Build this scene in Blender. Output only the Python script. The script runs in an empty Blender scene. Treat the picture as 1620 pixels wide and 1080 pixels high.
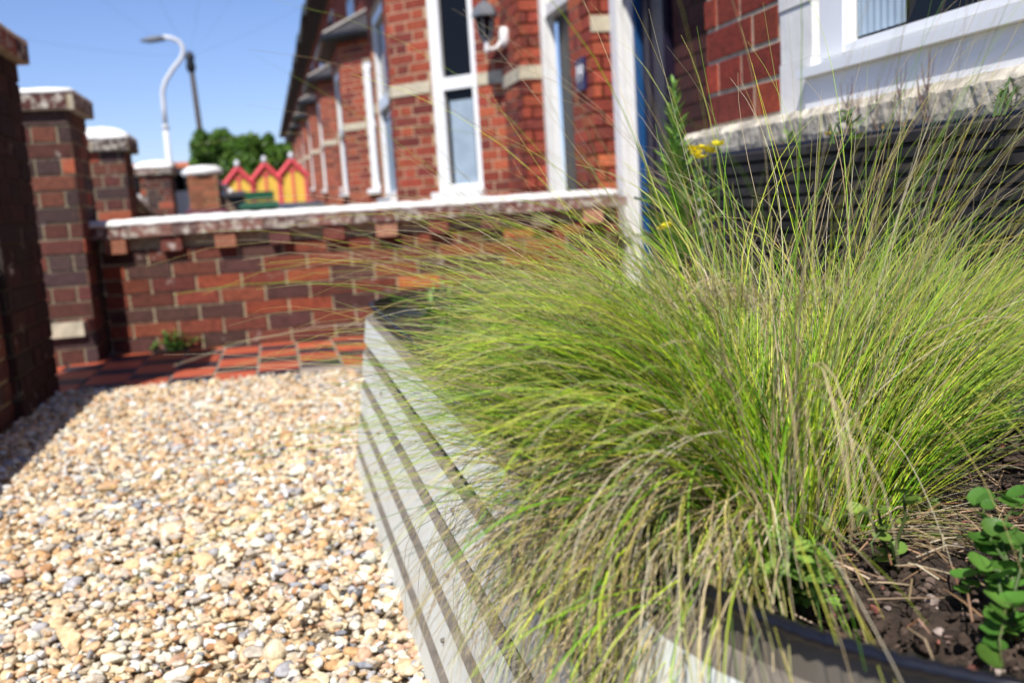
import bpy, math, random
import numpy as np
from mathutils import Vector, Matrix

random.seed(7)
RNG = np.random.default_rng(11)
scn = bpy.context.scene
COL = scn.collection

# ------------------------------------------------------------------ camera, sky, sun, exposure
CAM_H = 0.63
def camera():
    f, p, r, w = 1500.0, math.radians(8.2), math.radians(3.6), math.radians(13.5)
    fw = Vector((math.sin(w)*math.cos(p), math.cos(w)*math.cos(p), -math.sin(p)))
    rt = Vector((math.cos(w), -math.sin(w), 0)); up = rt.cross(fw)
    R = rt*math.cos(r) - up*math.sin(r); U = up*math.cos(r) + rt*math.sin(r)
    cd = bpy.data.cameras.new('camera'); co = bpy.data.objects.new('camera', cd); COL.objects.link(co)
    m = Matrix.Identity(4)
    for i in range(3):
        m[i][0], m[i][1], m[i][2] = R[i], U[i], -fw[i]
    m[2][3] = CAM_H
    co.matrix_world = m
    cd.sensor_width = 36; cd.lens = 36*f/1620
    cd.clip_start = 0.02; cd.clip_end = 3000
    cd.dof.use_dof = True; cd.dof.focus_distance = 0.86; cd.dof.aperture_fstop = 5.8
    cd.dof.aperture_blades = 9
    scn.camera = co
camera()
SUN = Vector((-0.37, -0.70, 1.0)).normalized()          # towards the sun
world = bpy.data.worlds.new("World"); scn.world = world; world.use_nodes = True
nt = world.node_tree; nt.nodes.clear()
wo = nt.nodes.new('ShaderNodeOutputWorld'); bg = nt.nodes.new('ShaderNodeBackground')
sky = nt.nodes.new('ShaderNodeTexSky'); sky.sky_type = 'NISHITA'; sky.sun_disc = False
sky.sun_elevation = math.asin(SUN.z); sky.sun_rotation = math.atan2(SUN.x, SUN.y)
sky.air_density = 1.0; sky.dust_density = 0.25; sky.ozone_density = 5.0
bg.inputs['Strength'].default_value = 0.095
tint = nt.nodes.new('ShaderNodeVectorMath'); tint.operation = 'MULTIPLY'; tint.inputs[1].default_value = (.98, .94, 1.12)
nt.links.new(sky.outputs[0], tint.inputs[0]); nt.links.new(tint.outputs[0], bg.inputs[0]); nt.links.new(bg.outputs[0], wo.inputs[0])
sl = bpy.data.lights.new('sun', 'SUN'); sl.energy = 4.4; sl.angle = math.radians(0.5); sl.color = (1, .955, .88)
so = bpy.data.objects.new('sun', sl); COL.objects.link(so)
so.rotation_euler = SUN.to_track_quat('Z', 'Y').to_euler()
scn.view_settings.view_transform = 'Standard'; scn.view_settings.look = 'None'
scn.view_settings.exposure = 0.46; scn.view_settings.gamma = 1.0
scn.cycles.use_denoising = True
scn.cycles.max_bounces = 8; scn.cycles.transparent_max_bounces = 12
scn.cycles.sample_clamp_indirect = 6

# ------------------------------------------------------------------ materials
def mat(name, base=(.5,.5,.5), rough=.8, attr=False, noise=0.0, nscale=20, bump=0.0, bscale=60, metal=0,
        spec=.4, transl=0, patch=None, stops=None):
    """principled material; attr: colour from the mesh's own 'col' attribute; noise: brightness mottling;
    patch=(colour, scale, low, high): stains of another colour; transl: leaf translucency"""
    m = bpy.data.materials.new(name); m.use_nodes = True
    n = m.node_tree; n.nodes.clear(); L = n.links
    out = n.nodes.new('ShaderNodeOutputMaterial'); pr = n.nodes.new('ShaderNodeBsdfPrincipled')
    pr.inputs['Roughness'].default_value = rough; pr.inputs['Metallic'].default_value = metal
    pr.inputs['Specular IOR Level'].default_value = spec
    tc = n.nodes.new('ShaderNodeTexCoord'); co = tc.outputs['Object']
    if attr:
        a = n.nodes.new('ShaderNodeAttribute'); a.attribute_name = 'col'; c = a.outputs['Color']
    else:
        a = n.nodes.new('ShaderNodeRGB'); a.outputs[0].default_value = (*base, 1); c = a.outputs[0]
    if noise:
        t = n.nodes.new('ShaderNodeTexNoise'); t.inputs['Scale'].default_value = nscale; t.inputs['Detail'].default_value = 6
        L.new(co, t.inputs['Vector'])
        mr = n.nodes.new('ShaderNodeMapRange'); mr.inputs['From Min'].default_value = .3; mr.inputs['From Max'].default_value = .7
        mr.inputs['To Min'].default_value = 1-noise; mr.inputs['To Max'].default_value = 1+noise
        L.new(t.outputs['Fac'], mr.inputs['Value'])
        mx = n.nodes.new('ShaderNodeVectorMath'); mx.operation = 'SCALE'
        L.new(c, mx.inputs[0]); L.new(mr.outputs[0], mx.inputs['Scale']); c = mx.outputs[0]
    if patch:
        t = n.nodes.new('ShaderNodeTexNoise'); t.inputs['Scale'].default_value = patch[1]; t.inputs['Detail'].default_value = 8
        t.inputs['Roughness'].default_value = .65
        L.new(co, t.inputs['Vector'])
        mr = n.nodes.new('ShaderNodeMapRange'); mr.inputs['From Min'].default_value = patch[2]; mr.inputs['From Max'].default_value = patch[3]
        L.new(t.outputs['Fac'], mr.inputs['Value'])
        mx = n.nodes.new('ShaderNodeMix'); mx.data_type = 'RGBA'
        L.new(mr.outputs[0], mx.inputs['Factor']); L.new(c, mx.inputs['A']); mx.inputs['B'].default_value = (*patch[0], 1)
        c = mx.outputs['Result']
    L.new(c, pr.inputs['Base Color'])
    if bump:
        t = n.nodes.new('ShaderNodeTexNoise'); t.inputs['Scale'].default_value = bscale; t.inputs['Detail'].default_value = 5
        L.new(co, t.inputs['Vector'])
        b = n.nodes.new('ShaderNodeBump'); b.inputs['Strength'].default_value = bump; b.inputs['Distance'].default_value = .004
        L.new(t.outputs['Fac'], b.inputs['Height']); L.new(b.outputs[0], pr.inputs['Normal'])
    sh = pr.outputs[0]
    if transl:
        tr = n.nodes.new('ShaderNodeBsdfTranslucent'); L.new(c, tr.inputs['Color'])
        ms = n.nodes.new('ShaderNodeMixShader'); ms.inputs[0].default_value = transl
        L.new(sh, ms.inputs[1]); L.new(tr.outputs[0], ms.inputs[2]); sh = ms.outputs[0]
    L.new(sh, out.inputs[0])
    return m

M = dict(
    masonry=mat('masonry', attr=True, rough=.9, noise=.28, nscale=45, bump=.6, bscale=120),
    masonry_old=mat('masonry_old', attr=True, rough=.92, noise=.3, nscale=40, bump=.8, bscale=90, patch=((.55,.5,.45), 9, .62, .74)),
    coping=mat('coping', attr=True, rough=.9, noise=.25, nscale=40, bump=.8, bscale=60, patch=((.48,.44,.38), 30, .46, .62)),
    limewash=mat('limewash', (.78,.77,.74), rough=.85, noise=.08, nscale=14, bump=.4, bscale=40, patch=((.45,.42,.37), 16, .60, .72)),
    stone=mat('stone', (.52,.46,.34), rough=.9, noise=.2, nscale=18, bump=.4, patch=((.30,.28,.22), 7, .55, .7)),
    pebble=mat('pebble', (.40,.36,.29), rough=.95, noise=.4, nscale=26, bump=1.2, bscale=60, patch=((.66,.60,.48), 14, .48, .6)),
    upvc=mat('upvc', (.80,.81,.82), rough=.3, noise=.03, nscale=5, spec=.5),
    paint=mat('paint', (.78,.78,.77), rough=.45, noise=.05, nscale=9, patch=((.6,.58,.54), 5, .66, .8)),
    whitewash=mat('whitewash', (.76,.75,.72), rough=.75, noise=.08, nscale=9, bump=.5, bscale=30),
    glass=mat('glass', (.006,.007,.009), rough=.05, spec=.2),
    curtain=mat('curtain', (.30,.38,.46), rough=.8, noise=.12, nscale=10),
    dark=mat('dark_paint', (.008,.008,.011), rough=.35, noise=.1, nscale=6),
    purple=mat('purple_paint', (.014,.009,.024), rough=.4, noise=.1),
    blue=mat('blue_paint', (.012,.07,.20), rough=.4, noise=.1),
    slate=mat('slate', (.045,.042,.045), rough=.7, noise=.35, nscale=8, bump=.4, bscale=25),
    lead=mat('lead', (.28,.26,.24), rough=.6, noise=.2, nscale=6),
    gutter=mat('gutter', (.014,.014,.015), rough=.35),
    groove=mat('groove_shade', (.19,.165,.135), rough=.7, noise=.35, nscale=20),  # brown paints the shade of the recesses into the groove faces
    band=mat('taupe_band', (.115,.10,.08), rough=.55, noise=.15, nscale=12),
    steel=mat('steel', (.74,.78,.73), rough=.55, noise=.10, nscale=7, spec=.3, bump=.06, bscale=8, patch=((.40,.38,.32), 30, .62, .78)),
    anthracite=mat('anthracite', (.022,.019,.018), rough=.65, noise=.45, nscale=14, bump=.3, bscale=60, patch=((.085,.070,.055), 11, .48, .72)),
    rubber=mat('rubber', (.008,.008,.011), rough=.22, spec=.6),
    tile=mat('tile', attr=True, rough=.55, noise=.18, nscale=14, bump=.2, bscale=50, patch=((.36,.30,.25), 11, .66, .8)),
    gravel=mat('gravel', attr=True, rough=.9, noise=.3, nscale=120, spec=.15, bump=.35, bscale=260),
    bed=mat('bed', (.30,.24,.16), rough=.95, noise=.5, nscale=90, bump=1, bscale=120),
    soil=mat('soil', (.045,.030,.022), rough=.95, noise=.5, nscale=60, bump=1.2, bscale=140, patch=((.14,.10,.075), 40, .56, .68)),
    clod=mat('clod', attr=True, rough=.95, noise=.35, nscale=150, bump=.6, bscale=250),
    blade=mat('blade', attr=True, rough=.5, transl=.17, spec=.35),
    leaf=mat('leaf', attr=True, rough=.45, transl=.3, noise=.15, nscale=60),
    petal=mat('petal', attr=True, rough=.6, transl=.3),
    bark=mat('bark', (.09,.06,.04), rough=.9, noise=.3),
    earth=mat('earth', (.10,.085,.06), rough=.95, noise=.4, nscale=2, patch=((.07,.10,.035), 1.2, .45, .6)),
    asphalt=mat('asphalt', (.055,.055,.057), rough=.9, noise=.25, nscale=30),
    paving=mat('paving', (.30,.285,.26), rough=.9, noise=.15, nscale=5),
    galv=mat('galv', (.62,.63,.66), rough=.45, metal=0, noise=.08, nscale=6),
    lampgrey=mat('lampgrey', (.14,.15,.17), rough=.5),
    wood=mat('wood_pole', (.07,.055,.045), rough=.85, noise=.2),
    yellow=mat('yellow_paint', (.74,.47,.07), rough=.55, noise=.08, nscale=5),
    coral=mat('coral_paint', (.68,.085,.10), rough=.55, noise=.08, nscale=5),
    green=mat('green_plastic', (.010,.085,.04), rough=.4, noise=.1),
    black=mat('black_plastic', (.015,.016,.018), rough=.4),
    bluegrey=mat('bluegrey_plastic', (.045,.06,.09), rough=.4, noise=.1),
    maroon=mat('maroon_plastic', (.11,.022,.035), rough=.4),
    terracotta=mat('terracotta', (.46,.13,.05), rough=.85, noise=.2, nscale=3),
    render_=mat('render_wall', (.6,.58,.54), rough=.9, noise=.08),
    brass=mat('brass', (.7,.5,.2), rough=.3, metal=1),
    white=mat('white_plastic', (.78,.78,.78), rough=.45),
    plaque=mat('plaque_blue', (.02,.022,.09), rough=.3),
)

# ------------------------------------------------------------------ mesh helpers
class MB:
    def __init__(s): s.v = []; s.f = []; s.m = []; s.c = []
    def add(s, verts, faces, col=(1,1,1), mi=0):
        o = len(s.v); s.v += [tuple(p) for p in verts]; s.c += [col]*len(verts)
        s.f += [tuple(i+o for i in f) for f in faces]; s.m += [mi]*len(faces)
    def box(s, x0, x1, y0, y1, z0, z1, col=(1,1,1), mi=0, X=None):
        P = [Vector(p) for p in ((x0,y0,z0),(x1,y0,z0),(x1,y1,z0),(x0,y1,z0),(x0,y0,z1),(x1,y0,z1),(x1,y1,z1),(x0,y1,z1))]
        if X: P = [X @ p for p in P]
        s.add(P, [(0,3,2,1),(4,5,6,7),(0,1,5,4),(1,2,6,5),(2,3,7,6),(3,0,4,7)], col, mi)
    def prism(s, pts, z0, z1, col=(1,1,1), mi=0, X=None):          # pts ccw in xy
        n = len(pts); P = [Vector((x,y,z0)) for x,y in pts]+[Vector((x,y,z1)) for x,y in pts]
        if X: P = [X @ p for p in P]
        s.add(P, [tuple(range(n))[::-1], tuple(range(n, 2*n))]+[(i,(i+1)%n,(i+1)%n+n,i+n) for i in range(n)], col, mi)
    def tube(s, pts, r, n=8, col=(1,1,1), mi=0, cap=True):
        pts = [Vector(p) for p in pts]; rs = r if hasattr(r, '__len__') else [r]*len(pts)
        o = len(s.v); ref = Vector((0,0,1)); prev = None; V = []
        for i, p in enumerate(pts):
            t = (pts[min(i+1,len(pts)-1)]-pts[max(i-1,0)]).normalized()
            if prev is None:
                a = t.cross(ref); a = a.normalized() if a.length > .1 else t.cross(Vector((1,0,0))).normalized()
            else:
                a = (prev - t*prev.dot(t)).normalized()
            prev = a; b = t.cross(a)
            V += [p+(a*math.cos(2*math.pi*k/n)+b*math.sin(2*math.pi*k/n))*rs[i] for k in range(n)]
        F = [(i*n+k, i*n+(k+1)%n, (i+1)*n+(k+1)%n, (i+1)*n+k) for i in range(len(pts)-1) for k in range(n)]
        if cap: F += [tuple(range(n))[::-1], tuple(range((len(pts)-1)*n, len(pts)*n))]
        s.add(V, F, col, mi)
    def lathe(s, prof, c=(0,0,0), n=16, col=(1,1,1), mi=0):         # prof: (r,z)
        V = [(c[0]+r*math.cos(2*math.pi*k/n), c[1]+r*math.sin(2*math.pi*k/n), c[2]+z) for r, z in prof for k in range(n)]
        F = [(i*n+k, i*n+(k+1)%n, (i+1)*n+(k+1)%n, (i+1)*n+k) for i in range(len(prof)-1) for k in range(n)]
        F += [tuple(range(n))[::-1], tuple(range((len(prof)-1)*n, len(prof)*n))]
        s.add(V, F, col, mi)
    def bricks(s, O, u, n, L, H, pal, mortar, d=.007, seed=0, course=.075, bl=.2254, bond=0, core=True, extend=True, holes=()):
        """courses of single bricks standing d proud of the mortar plane through O; u along, n outward"""
        R = random.Random(seed); O = Vector(O); u = Vector(u).normalized(); n = Vector(n).normalized()
        X = Matrix(((u.x, n.x, 0, O.x), (u.y, n.y, 0, O.y), (u.z, n.z, 1, O.z), (0,0,0,1)))
        e = d if extend else 0
        for k in range(int(H/course+.5)):
            z0 = k*course+.005; z1 = z0+course-.010
            if bond == 0:   seq = [bl] ; off = -(bl/2)*(k % 2)
            elif bond == 1: seq = [bl, bl/2]; off = -(bl*.75)*(k % 2)
            else:           seq = [bl] if k % 3 else [bl/2]; off = -(bl/4)*(k % 2)-R.random()*.03
            x = off; i = 0
            while x < L:
                w = seq[i % len(seq)]; i += 1
                a, b = max(x+.005, -e if x < 0.01 else 0), min(x+w-.005, L+e if x+w > L-.01 else L)
                x += w
                if b-a < .025: continue
                skip = False
                for h in holes:
                    if z1 > h[2] and z0 < h[3]:
                        if a >= h[0] and b <= h[1]: skip = True
                        elif a < h[0] < b: b = h[0]
                        elif a < h[1] < b: a = h[1]
                if skip or b-a < .02: continue
                cc = pal[R.choices(range(len(pal)), [p[3] for p in pal])[0]]; g = R.uniform(.8, 1.2)
                dd = d+R.uniform(-.0015, .0015); j = lambda: R.uniform(-.0015, .0015)
                P = [Vector(p) for p in ((a+j(),0,z0+j()),(b+j(),0,z0+j()),(b+j(),0,z1+j()),(a+j(),0,z1+j()),
                                         (a+.001,dd,z0+.001),(b-.001,dd,z0+.001),(b-.001,dd,z1-.001),(a+.001,dd,z1-.001))]
                P = [X @ p for p in P]
                s.add(P, [(4,5,6,7),(0,1,5,4),(1,2,6,5),(2,3,7,6),(3,0,4,7)], (cc[0]*g, cc[1]*g*R.uniform(.9,1.1), cc[2]*g))
        return X
    def build(s, name, mats, parent=None, smooth=False, angle=None):
        me = bpy.data.meshes.new(name); me.from_pydata(s.v, [], s.f)
        mats = mats if isinstance(mats, (list, tuple)) else [mats]
        for m in mats: me.materials.append(M[m] if isinstance(m, str) else m)
        if len(mats) > 1: me.polygons.foreach_set('material_index', s.m)
        ca = me.color_attributes.new('col', 'FLOAT_COLOR', 'POINT')
        ca.data.foreach_set('color', np.array([(c[0],c[1],c[2],1) for c in s.c], dtype=np.float32).ravel())
        if smooth or angle:
            me.shade_smooth()
            if angle: me.set_sharp_from_angle(angle=math.radians(angle))
        me.update()
        return link(name, me, parent)

def link(name, me, parent=None):
    o = bpy.data.objects.new(name, me); COL.objects.link(o)
    if parent:
        o.parent = parent
        if parent.type == 'EMPTY': o.location = -Vector(parent.location)      # meshes are built in world coordinates
    return o
def np_mesh(name, V, F, C, material, parent=None, smooth=False):
    """V (n,3), F (m,k) equal-sized faces, C (n,3)"""
    me = bpy.data.meshes.new(name); V = np.asarray(V, np.float32); F = np.asarray(F, np.int32); k = F.shape[1]
    me.vertices.add(len(V)); me.vertices.foreach_set('co', V.ravel())
    me.loops.add(F.size); me.loops.foreach_set('vertex_index', F.ravel())
    me.polygons.add(len(F)); me.polygons.foreach_set('loop_start', np.arange(0, F.size, k, dtype=np.int32))
    me.update(calc_edges=True)
    ca = me.color_attributes.new('col', 'FLOAT_COLOR', 'POINT')
    ca.data.foreach_set('color', np.hstack([C, np.ones((len(C),1))]).astype(np.float32).ravel())
    me.materials.append(M[material])
    if smooth: me.shade_smooth()
    me.update()
    return link(name, me, parent)
def tag(o, label=None, cat=None, group=None, kind=None):
    if label: o['label'] = label
    if cat: o['category'] = cat
    if group: o['group'] = group
    if kind: o['kind'] = kind
    return o
def thing(name, loc, label, cat, group=None):
    o = bpy.data.objects.new(name, None); COL.objects.link(o); o.location = loc; o.empty_display_size = .1
    return tag(o, label, cat, group)
def copy_tree(o, parent=None):
    c = o.copy(); COL.objects.link(c)
    if parent: c.parent = parent
    for ch in [x for x in bpy.data.objects if x.parent == o]: copy_tree(ch, c)
    return c

PAL_OLD = [(.120,.034,.022,4), (.17,.042,.023,4), (.075,.032,.026,3), (.25,.060,.026,2), (.42,.12,.04,1.2)]
PAL_PIER = [(.10,.034,.026,4), (.14,.044,.030,3), (.060,.034,.032,3), (.30,.075,.04,1.2)]
PAL_HOUSE = [(.31,.062,.032,4), (.25,.046,.027,3), (.17,.034,.025,2), (.40,.10,.042,1.2)]
MORT = (.36,.30,.19); MORT_H = (.46,.33,.21)

# ------------------------------------------------------------------ ground, path, gravel
g = MB(); g.box(-400, 400, -60, 900, -.30, -.060); tag(g.build('ground', 'earth'), kind='structure')
g = MB(); g.box(-3.2, -1.32, -8, 120, -.058, -.010); tag(g.build('pavement', 'paving'), kind='structure')
g = MB(); g.box(-9.5, -3.33, -8, 120, -.058, -.050); tag(g.build('road', 'asphalt'), kind='structure')
g = MB(); g.box(-3.328, -3.202, -8, 120, -.058, .0); tag(g.build('kerb', 'stone'), kind='structure')
g = MB(); g.box(-.9, .9, -.6, 4.02, -.055, -.012); tag(g.build('gravel_bed', 'bed'), kind='structure')

ang = math.atan2(-.196, 1.39); UW = Vector((math.cos(ang), math.sin(ang), 0)); NW = Vector((UW.y, -UW.x, 0))   # dwarf wall direction
def wallpt(x, off=0): return Vector((-.84, 5.135, 0)) + UW*x + NW*off
# tiled path
g = MB(); g.box(-1.6, 1.85, 3.95, 5.4, -.055, -.006, col=(.34,.28,.23))
cw = .178; R = random.Random(3)
nc = 18; rowlen = .41
for i in range(-7, 15):
    x0 = -.318+.012+i*cw
    y = 3.93 - (.2 if i % 2 else 0) + .0
    while y < 5.4:
        for l, c in ((.240, (.46,.10,.048)), (.165, (.028,.027,.036))):
            a, b = y, y+l-.008
            xa, xb = x0+.006, x0+cw-.006
            sh = lambda x: -math.tan(.13)*(x+.3)                 # rows run with the wall, joints run up the garden
            if True:
                gg = R.uniform(.85, 1.12); z1 = R.uniform(-.001, .001)
                ylim = lambda x: 5.135 - math.tan(.14)*(x+.84) - .004
                pts = [(xa, a+sh(xa)), (xb, a+sh(xb)), (xb, min(b+sh(xb), ylim(xb))), (xa, min(b+sh(xa), ylim(xa)))]
                if pts[2][1]-pts[1][1] > .02 and pts[1][1] > 3.9:
                    g.prism(pts, -.006, z1, col=(c[0]*gg, c[1]*gg, c[2]*gg))
            y += l
tag(g.build('tiled_path', 'tile'), kind='structure')

def ico(sub):
    t = (1+5**.5)/2
    V = [(-1,t,0),(1,t,0),(-1,-t,0),(1,-t,0),(0,-1,t),(0,1,t),(0,-1,-t),(0,1,-t),(t,0,-1),(t,0,1),(-t,0,-1),(-t,0,1)]
    F = [(0,11,5),(0,5,1),(0,1,7),(0,7,10),(0,10,11),(1,5,9),(5,11,4),(11,10,2),(10,7,6),(7,1,8),(3,9,4),(3,4,2),(3,2,6),(3,6,8),(3,8,9),(4,9,5),(2,4,11),(6,2,10),(8,6,7),(9,8,1)]
    V = [np.array(v)/np.linalg.norm(v) for v in V]
    for _ in range(sub):
        c = {}; F2 = []
        def mid(a, b):
            k = (min(a,b), max(a,b))
            if k not in c:
                m = V[a]+V[b]; V.append(m/np.linalg.norm(m)); c[k] = len(V)-1
            return c[k]
        for a, b, d in F:
            x, y, z = mid(a,b), mid(b,d), mid(d,a); F2 += [(a,x,z),(b,y,x),(d,z,y),(x,y,z)]
        F = F2
    return np.array(V), np.array(F)
def scatter_stones(name, P, size, cols, material, flat=(.35,.7), parent=None, tilt=.5, rough=.12, smooth=False):
    V0, F0 = ico(1); n = len(P); nv = len(V0)
    K = 10; shapes = []
    for k in range(K):
        v = V0.copy()
        for _ in range(9):                                         # knock flat facets off: angular pebbles
            d = RNG.normal(size=3); d /= np.linalg.norm(d); h = RNG.uniform(.42, .8)
            dd = v@d; v = v - np.outer(np.maximum(dd-h, 0), d)
        v *= (1+RNG.normal(0, rough*.35, (nv,1))); shapes.append(v)
    shapes = np.array(shapes)[RNG.integers(0, K, n)]
    sx = size*RNG.uniform(.75, 1.35, n); sy = size*RNG.uniform(.6, 1.05, n); sz = size*RNG.uniform(*flat, n)
    S = shapes*np.stack([sx, sy, sz], 1)[:, None, :]
    a = RNG.uniform(0, 2*math.pi, n); b = RNG.normal(0, tilt, n); ca, sa, cb, sb = np.cos(a), np.sin(a), np.cos(b), np.sin(b)
    x, y, z = S[...,0], S[...,1]*cb[:,None]-S[...,2]*sb[:,None], S[...,1]*sb[:,None]+S[...,2]*cb[:,None]
    W = np.stack([x*ca[:,None]-y*sa[:,None], x*sa[:,None]+y*ca[:,None], z], -1)+P[:, None, :]
    F = (F0[None]+np.arange(n)[:,None,None]*nv).reshape(-1, 3)
    C = np.repeat(cols, nv, 0)
    return np_mesh(name, W.reshape(-1,3), F, C, material, parent, smooth=smooth)

n = 34000
px = RNG.uniform(-.90, .27, n); py = .85+(4.02-.85)*RNG.random(n)**1.0
ok = (py < 4.02-.14*(px+.84)+RNG.normal(0,.012,n)) & (px > -.94)
px, py = px[ok], py[ok]; n = len(px)
pal = np.array([(.66,.48,.28),(.72,.58,.39),(.78,.70,.56),(.55,.33,.16),(.62,.42,.25),(.44,.24,.12),(.40,.39,.40),(.28,.29,.32),(.80,.78,.74),(.60,.52,.42),(.12,.115,.12),(.68,.44,.30)])
w = np.array([17,21,18,5,9,2.,5,2.2,7,12,.8,6.]); cols = np.minimum(pal[RNG.choice(len(pal), n, p=w/w.sum())]*RNG.uniform(.76,1.12,(n,1)), .74)
sz = np.exp(RNG.normal(math.log(.0092), .36, n))
pz = RNG.uniform(-.010, .012, n)
tag(scatter_stones('gravel', np.stack([px,py,pz],1), sz, cols, 'gravel'), 'cream, tan and grey pea gravel spread over the front garden', 'gravel', kind='stuff')

# ------------------------------------------------------------------ raised beds
def round_rect(x0, x1, y0, y1, r, seg=10, step=.05):
    pts = []
    for cx, cy, a0 in ((x1-r,y0+r,-90),(x1-r,y1-r,0),(x0+r,y1-r,90),(x0+r,y0+r,180)):
        for k in range(seg+1):
            a = math.radians(a0+90*k/seg); pts.append((cx+r*math.cos(a), cy+r*math.sin(a), math.cos(a), math.sin(a)))
    out = []
    for i, p in enumerate(pts):
        out.append(p); q = pts[(i+1) % len(pts)]; d = math.hypot(q[0]-p[0], q[1]-p[1])
        if d > step*2:
            m = int(d/step)
            for j in range(1, m):
                t = j/m; out.append((p[0]+(q[0]-p[0])*t, p[1]+(q[1]-p[1])*t, p[2], p[3]))
    return out
def corrugated(path, prof, closed=True, thick=.0015):
    mb = MB(); n = len(path); k = len(prof)
    for side in (0, 1):
        o = len(mb.v)
        V = [(x+nx*(off-side*thick), y+ny*(off-side*thick), z) for x, y, nx, ny in path for off, z in prof]
        for i in range(n if closed else n-1):
            j = (i+1) % n
            for q in range(k-1):
                f = (i*k+q, j*k+q, j*k+q+1, i*k+q+1); f = f if not side else f[::-1]
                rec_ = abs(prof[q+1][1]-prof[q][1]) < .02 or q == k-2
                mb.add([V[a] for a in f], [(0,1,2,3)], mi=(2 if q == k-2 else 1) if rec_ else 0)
    return mb
def bed_profile(top, pitch, z0=-.02, batter=.06, rec=.019, lip=.030):
    P = []; z = top-lip
    zs = []
    while z > z0+.03: zs.append(z); z -= pitch
    P.append((batter, z0))
    for zt in zs[::-1]:
        zb = zt-pitch+.027
        b = lambda q: batter*(1-q/top)
        if zb > z0+.01: P += [(b(zb-.0)-rec, zb-.004), (b(zb), zb)]
        P += [(b(zt), zt), (b(zt)-rec, zt+.004)]
    P.append((-rec, top))
    return P
def ribs(top, pitch, rec=.007):
    P = [(0, -.02)]; R = random.Random(5); z = .01
    while z < top-.012:
        o = R.uniform(-.0012, .0012)
        P += [(-rec, z), (-rec, z+.004), (o, z+.0065), (o, z+pitch-.002)]; z += pitch
    return P+[(-rec, top)]
def edging(mb, path, z, r=.0050, pitch=.0105, closed=True):
    # ribbed rubber bead slipped over the sheet's upper edge
    pts = []; n = len(path)
    for i in range(n if closed else n-1):
        p, q = path[i], path[(i+1) % n]; d = math.hypot(q[0]-p[0], q[1]-p[1]); m = max(1, round(d/(pitch/2)))
        for j in range(m):
            t = j/m; pts.append((p[0]+(q[0]-p[0])*t, p[1]+(q[1]-p[1])*t, z))
    pts.append(pts[0] if closed else (path[-1][0], path[-1][1], z))
    mb.tube(pts, [r*(1.12 if i % 2 else .82) for i in range(len(pts))], n=8)
BX0, BX1, BY0, BY1, BT = .199, .86, .235, 2.62, .405
path = round_rect(BX0, BX1, BY0, BY1, .30)
bed = thing('raised_garden_bed', (.5, 1.4, 0), 'pale grey-green corrugated metal raised bed filled with long feathery grass', 'raised bed')
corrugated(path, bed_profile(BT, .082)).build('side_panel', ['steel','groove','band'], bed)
e = MB(); edging(e, [(x-nx*.012, y-ny*.012, 0, 0) for x, y, nx, ny in path], BT+.001); e.build('rubber_edging', 'rubber', bed, smooth=True)
for (x, y) in ((.0, 1.10), (0, 1.9)):
    for k in (1, 2, 3):
        z = BT-.030-.082*k-.024
        X0 = BX0-.06*(1-z/BT)-.001
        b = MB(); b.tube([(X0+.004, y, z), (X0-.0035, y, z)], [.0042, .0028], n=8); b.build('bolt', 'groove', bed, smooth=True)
# soil
def soil_patch(name, x0, x1, y0, y1, z, amp, label, step=.01, clip=None):
    xs = np.arange(x0, x1+1e-6, step); ys = np.arange(y0, y1+1e-6, step); X, Y = np.meshgrid(xs, ys)
    Z = z+amp*(np.sin(X*23+1)*np.cos(Y*17)+.6*np.sin(X*61+Y*43)+RNG.normal(0,.35,X.shape))
    V = np.stack([X,Y,Z],-1).reshape(-1,3); nx = len(xs); ny = len(ys)
    i, j = np.meshgrid(np.arange(nx-1), np.arange(ny-1)); a = (j*nx+i).ravel()
    if clip: a = a[clip(V[a,0]+step/2, V[a,1]+step/2)]
    o = np_mesh(name, V, np.stack([a,a+1,a+nx+1,a+nx],1), np.ones((len(V),3)), 'soil', smooth=True)
    return tag(o, label, 'soil', kind='stuff')
soil_patch('soil', BX0+.018, BX1-.014, BY0+.025, BY1-.03, .345, .006, 'dark crumbly soil filling the pale metal raised bed', clip=lambda x, y: ~((((x < BX0+.3) & (y < BY0+.3)) & (np.hypot(x-BX0-.3, y-BY0-.3) > .284)) | (((x > BX1-.3) & (y < BY0+.3)) & (np.hypot(x-BX1+.3, y-BY0-.3) > .284)) | (((x < BX0+.3) & (y > BY1-.3)) & (np.hypot(x-BX0-.3, y-BY1+.3) > .284)) | (((x > BX1-.3) & (y > BY1-.3)) & (np.hypot(x-BX1+.3, y-BY1+.3) > .284))))
n = 15000
px = RNG.uniform(BX0+.02, BX1-.02, n); py = BY0+.03+RNG.random(n)**1.6*(1.6)
inside = ~(((px < BX0+.3) & (py < BY0+.3)) & (np.hypot(px-BX0-.3, py-BY0-.3) > .275))
px, py = px[inside], py[inside]; n = len(px)
pal = np.array([(.035,.022,.016),(.055,.036,.026),(.09,.06,.045),(.16,.11,.09),(.34,.27,.24),(.22,.08,.06)]); w = np.array([34,34,20,11,6.,3])
cols = pal[RNG.choice(len(pal), n, p=w/w.sum())]*RNG.uniform(.7,1.2,(n,1))
tag(scatter_stones('soil_crumbs', np.stack([px,py,.350+RNG.uniform(-.003,.006,n)],1), np.exp(RNG.normal(math.log(.0029),.5,n)), cols, 'clod', flat=(.5,.9)),
    'loose soil crumbs and small stones on the raised bed surface', 'soil', kind='stuff')

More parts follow.
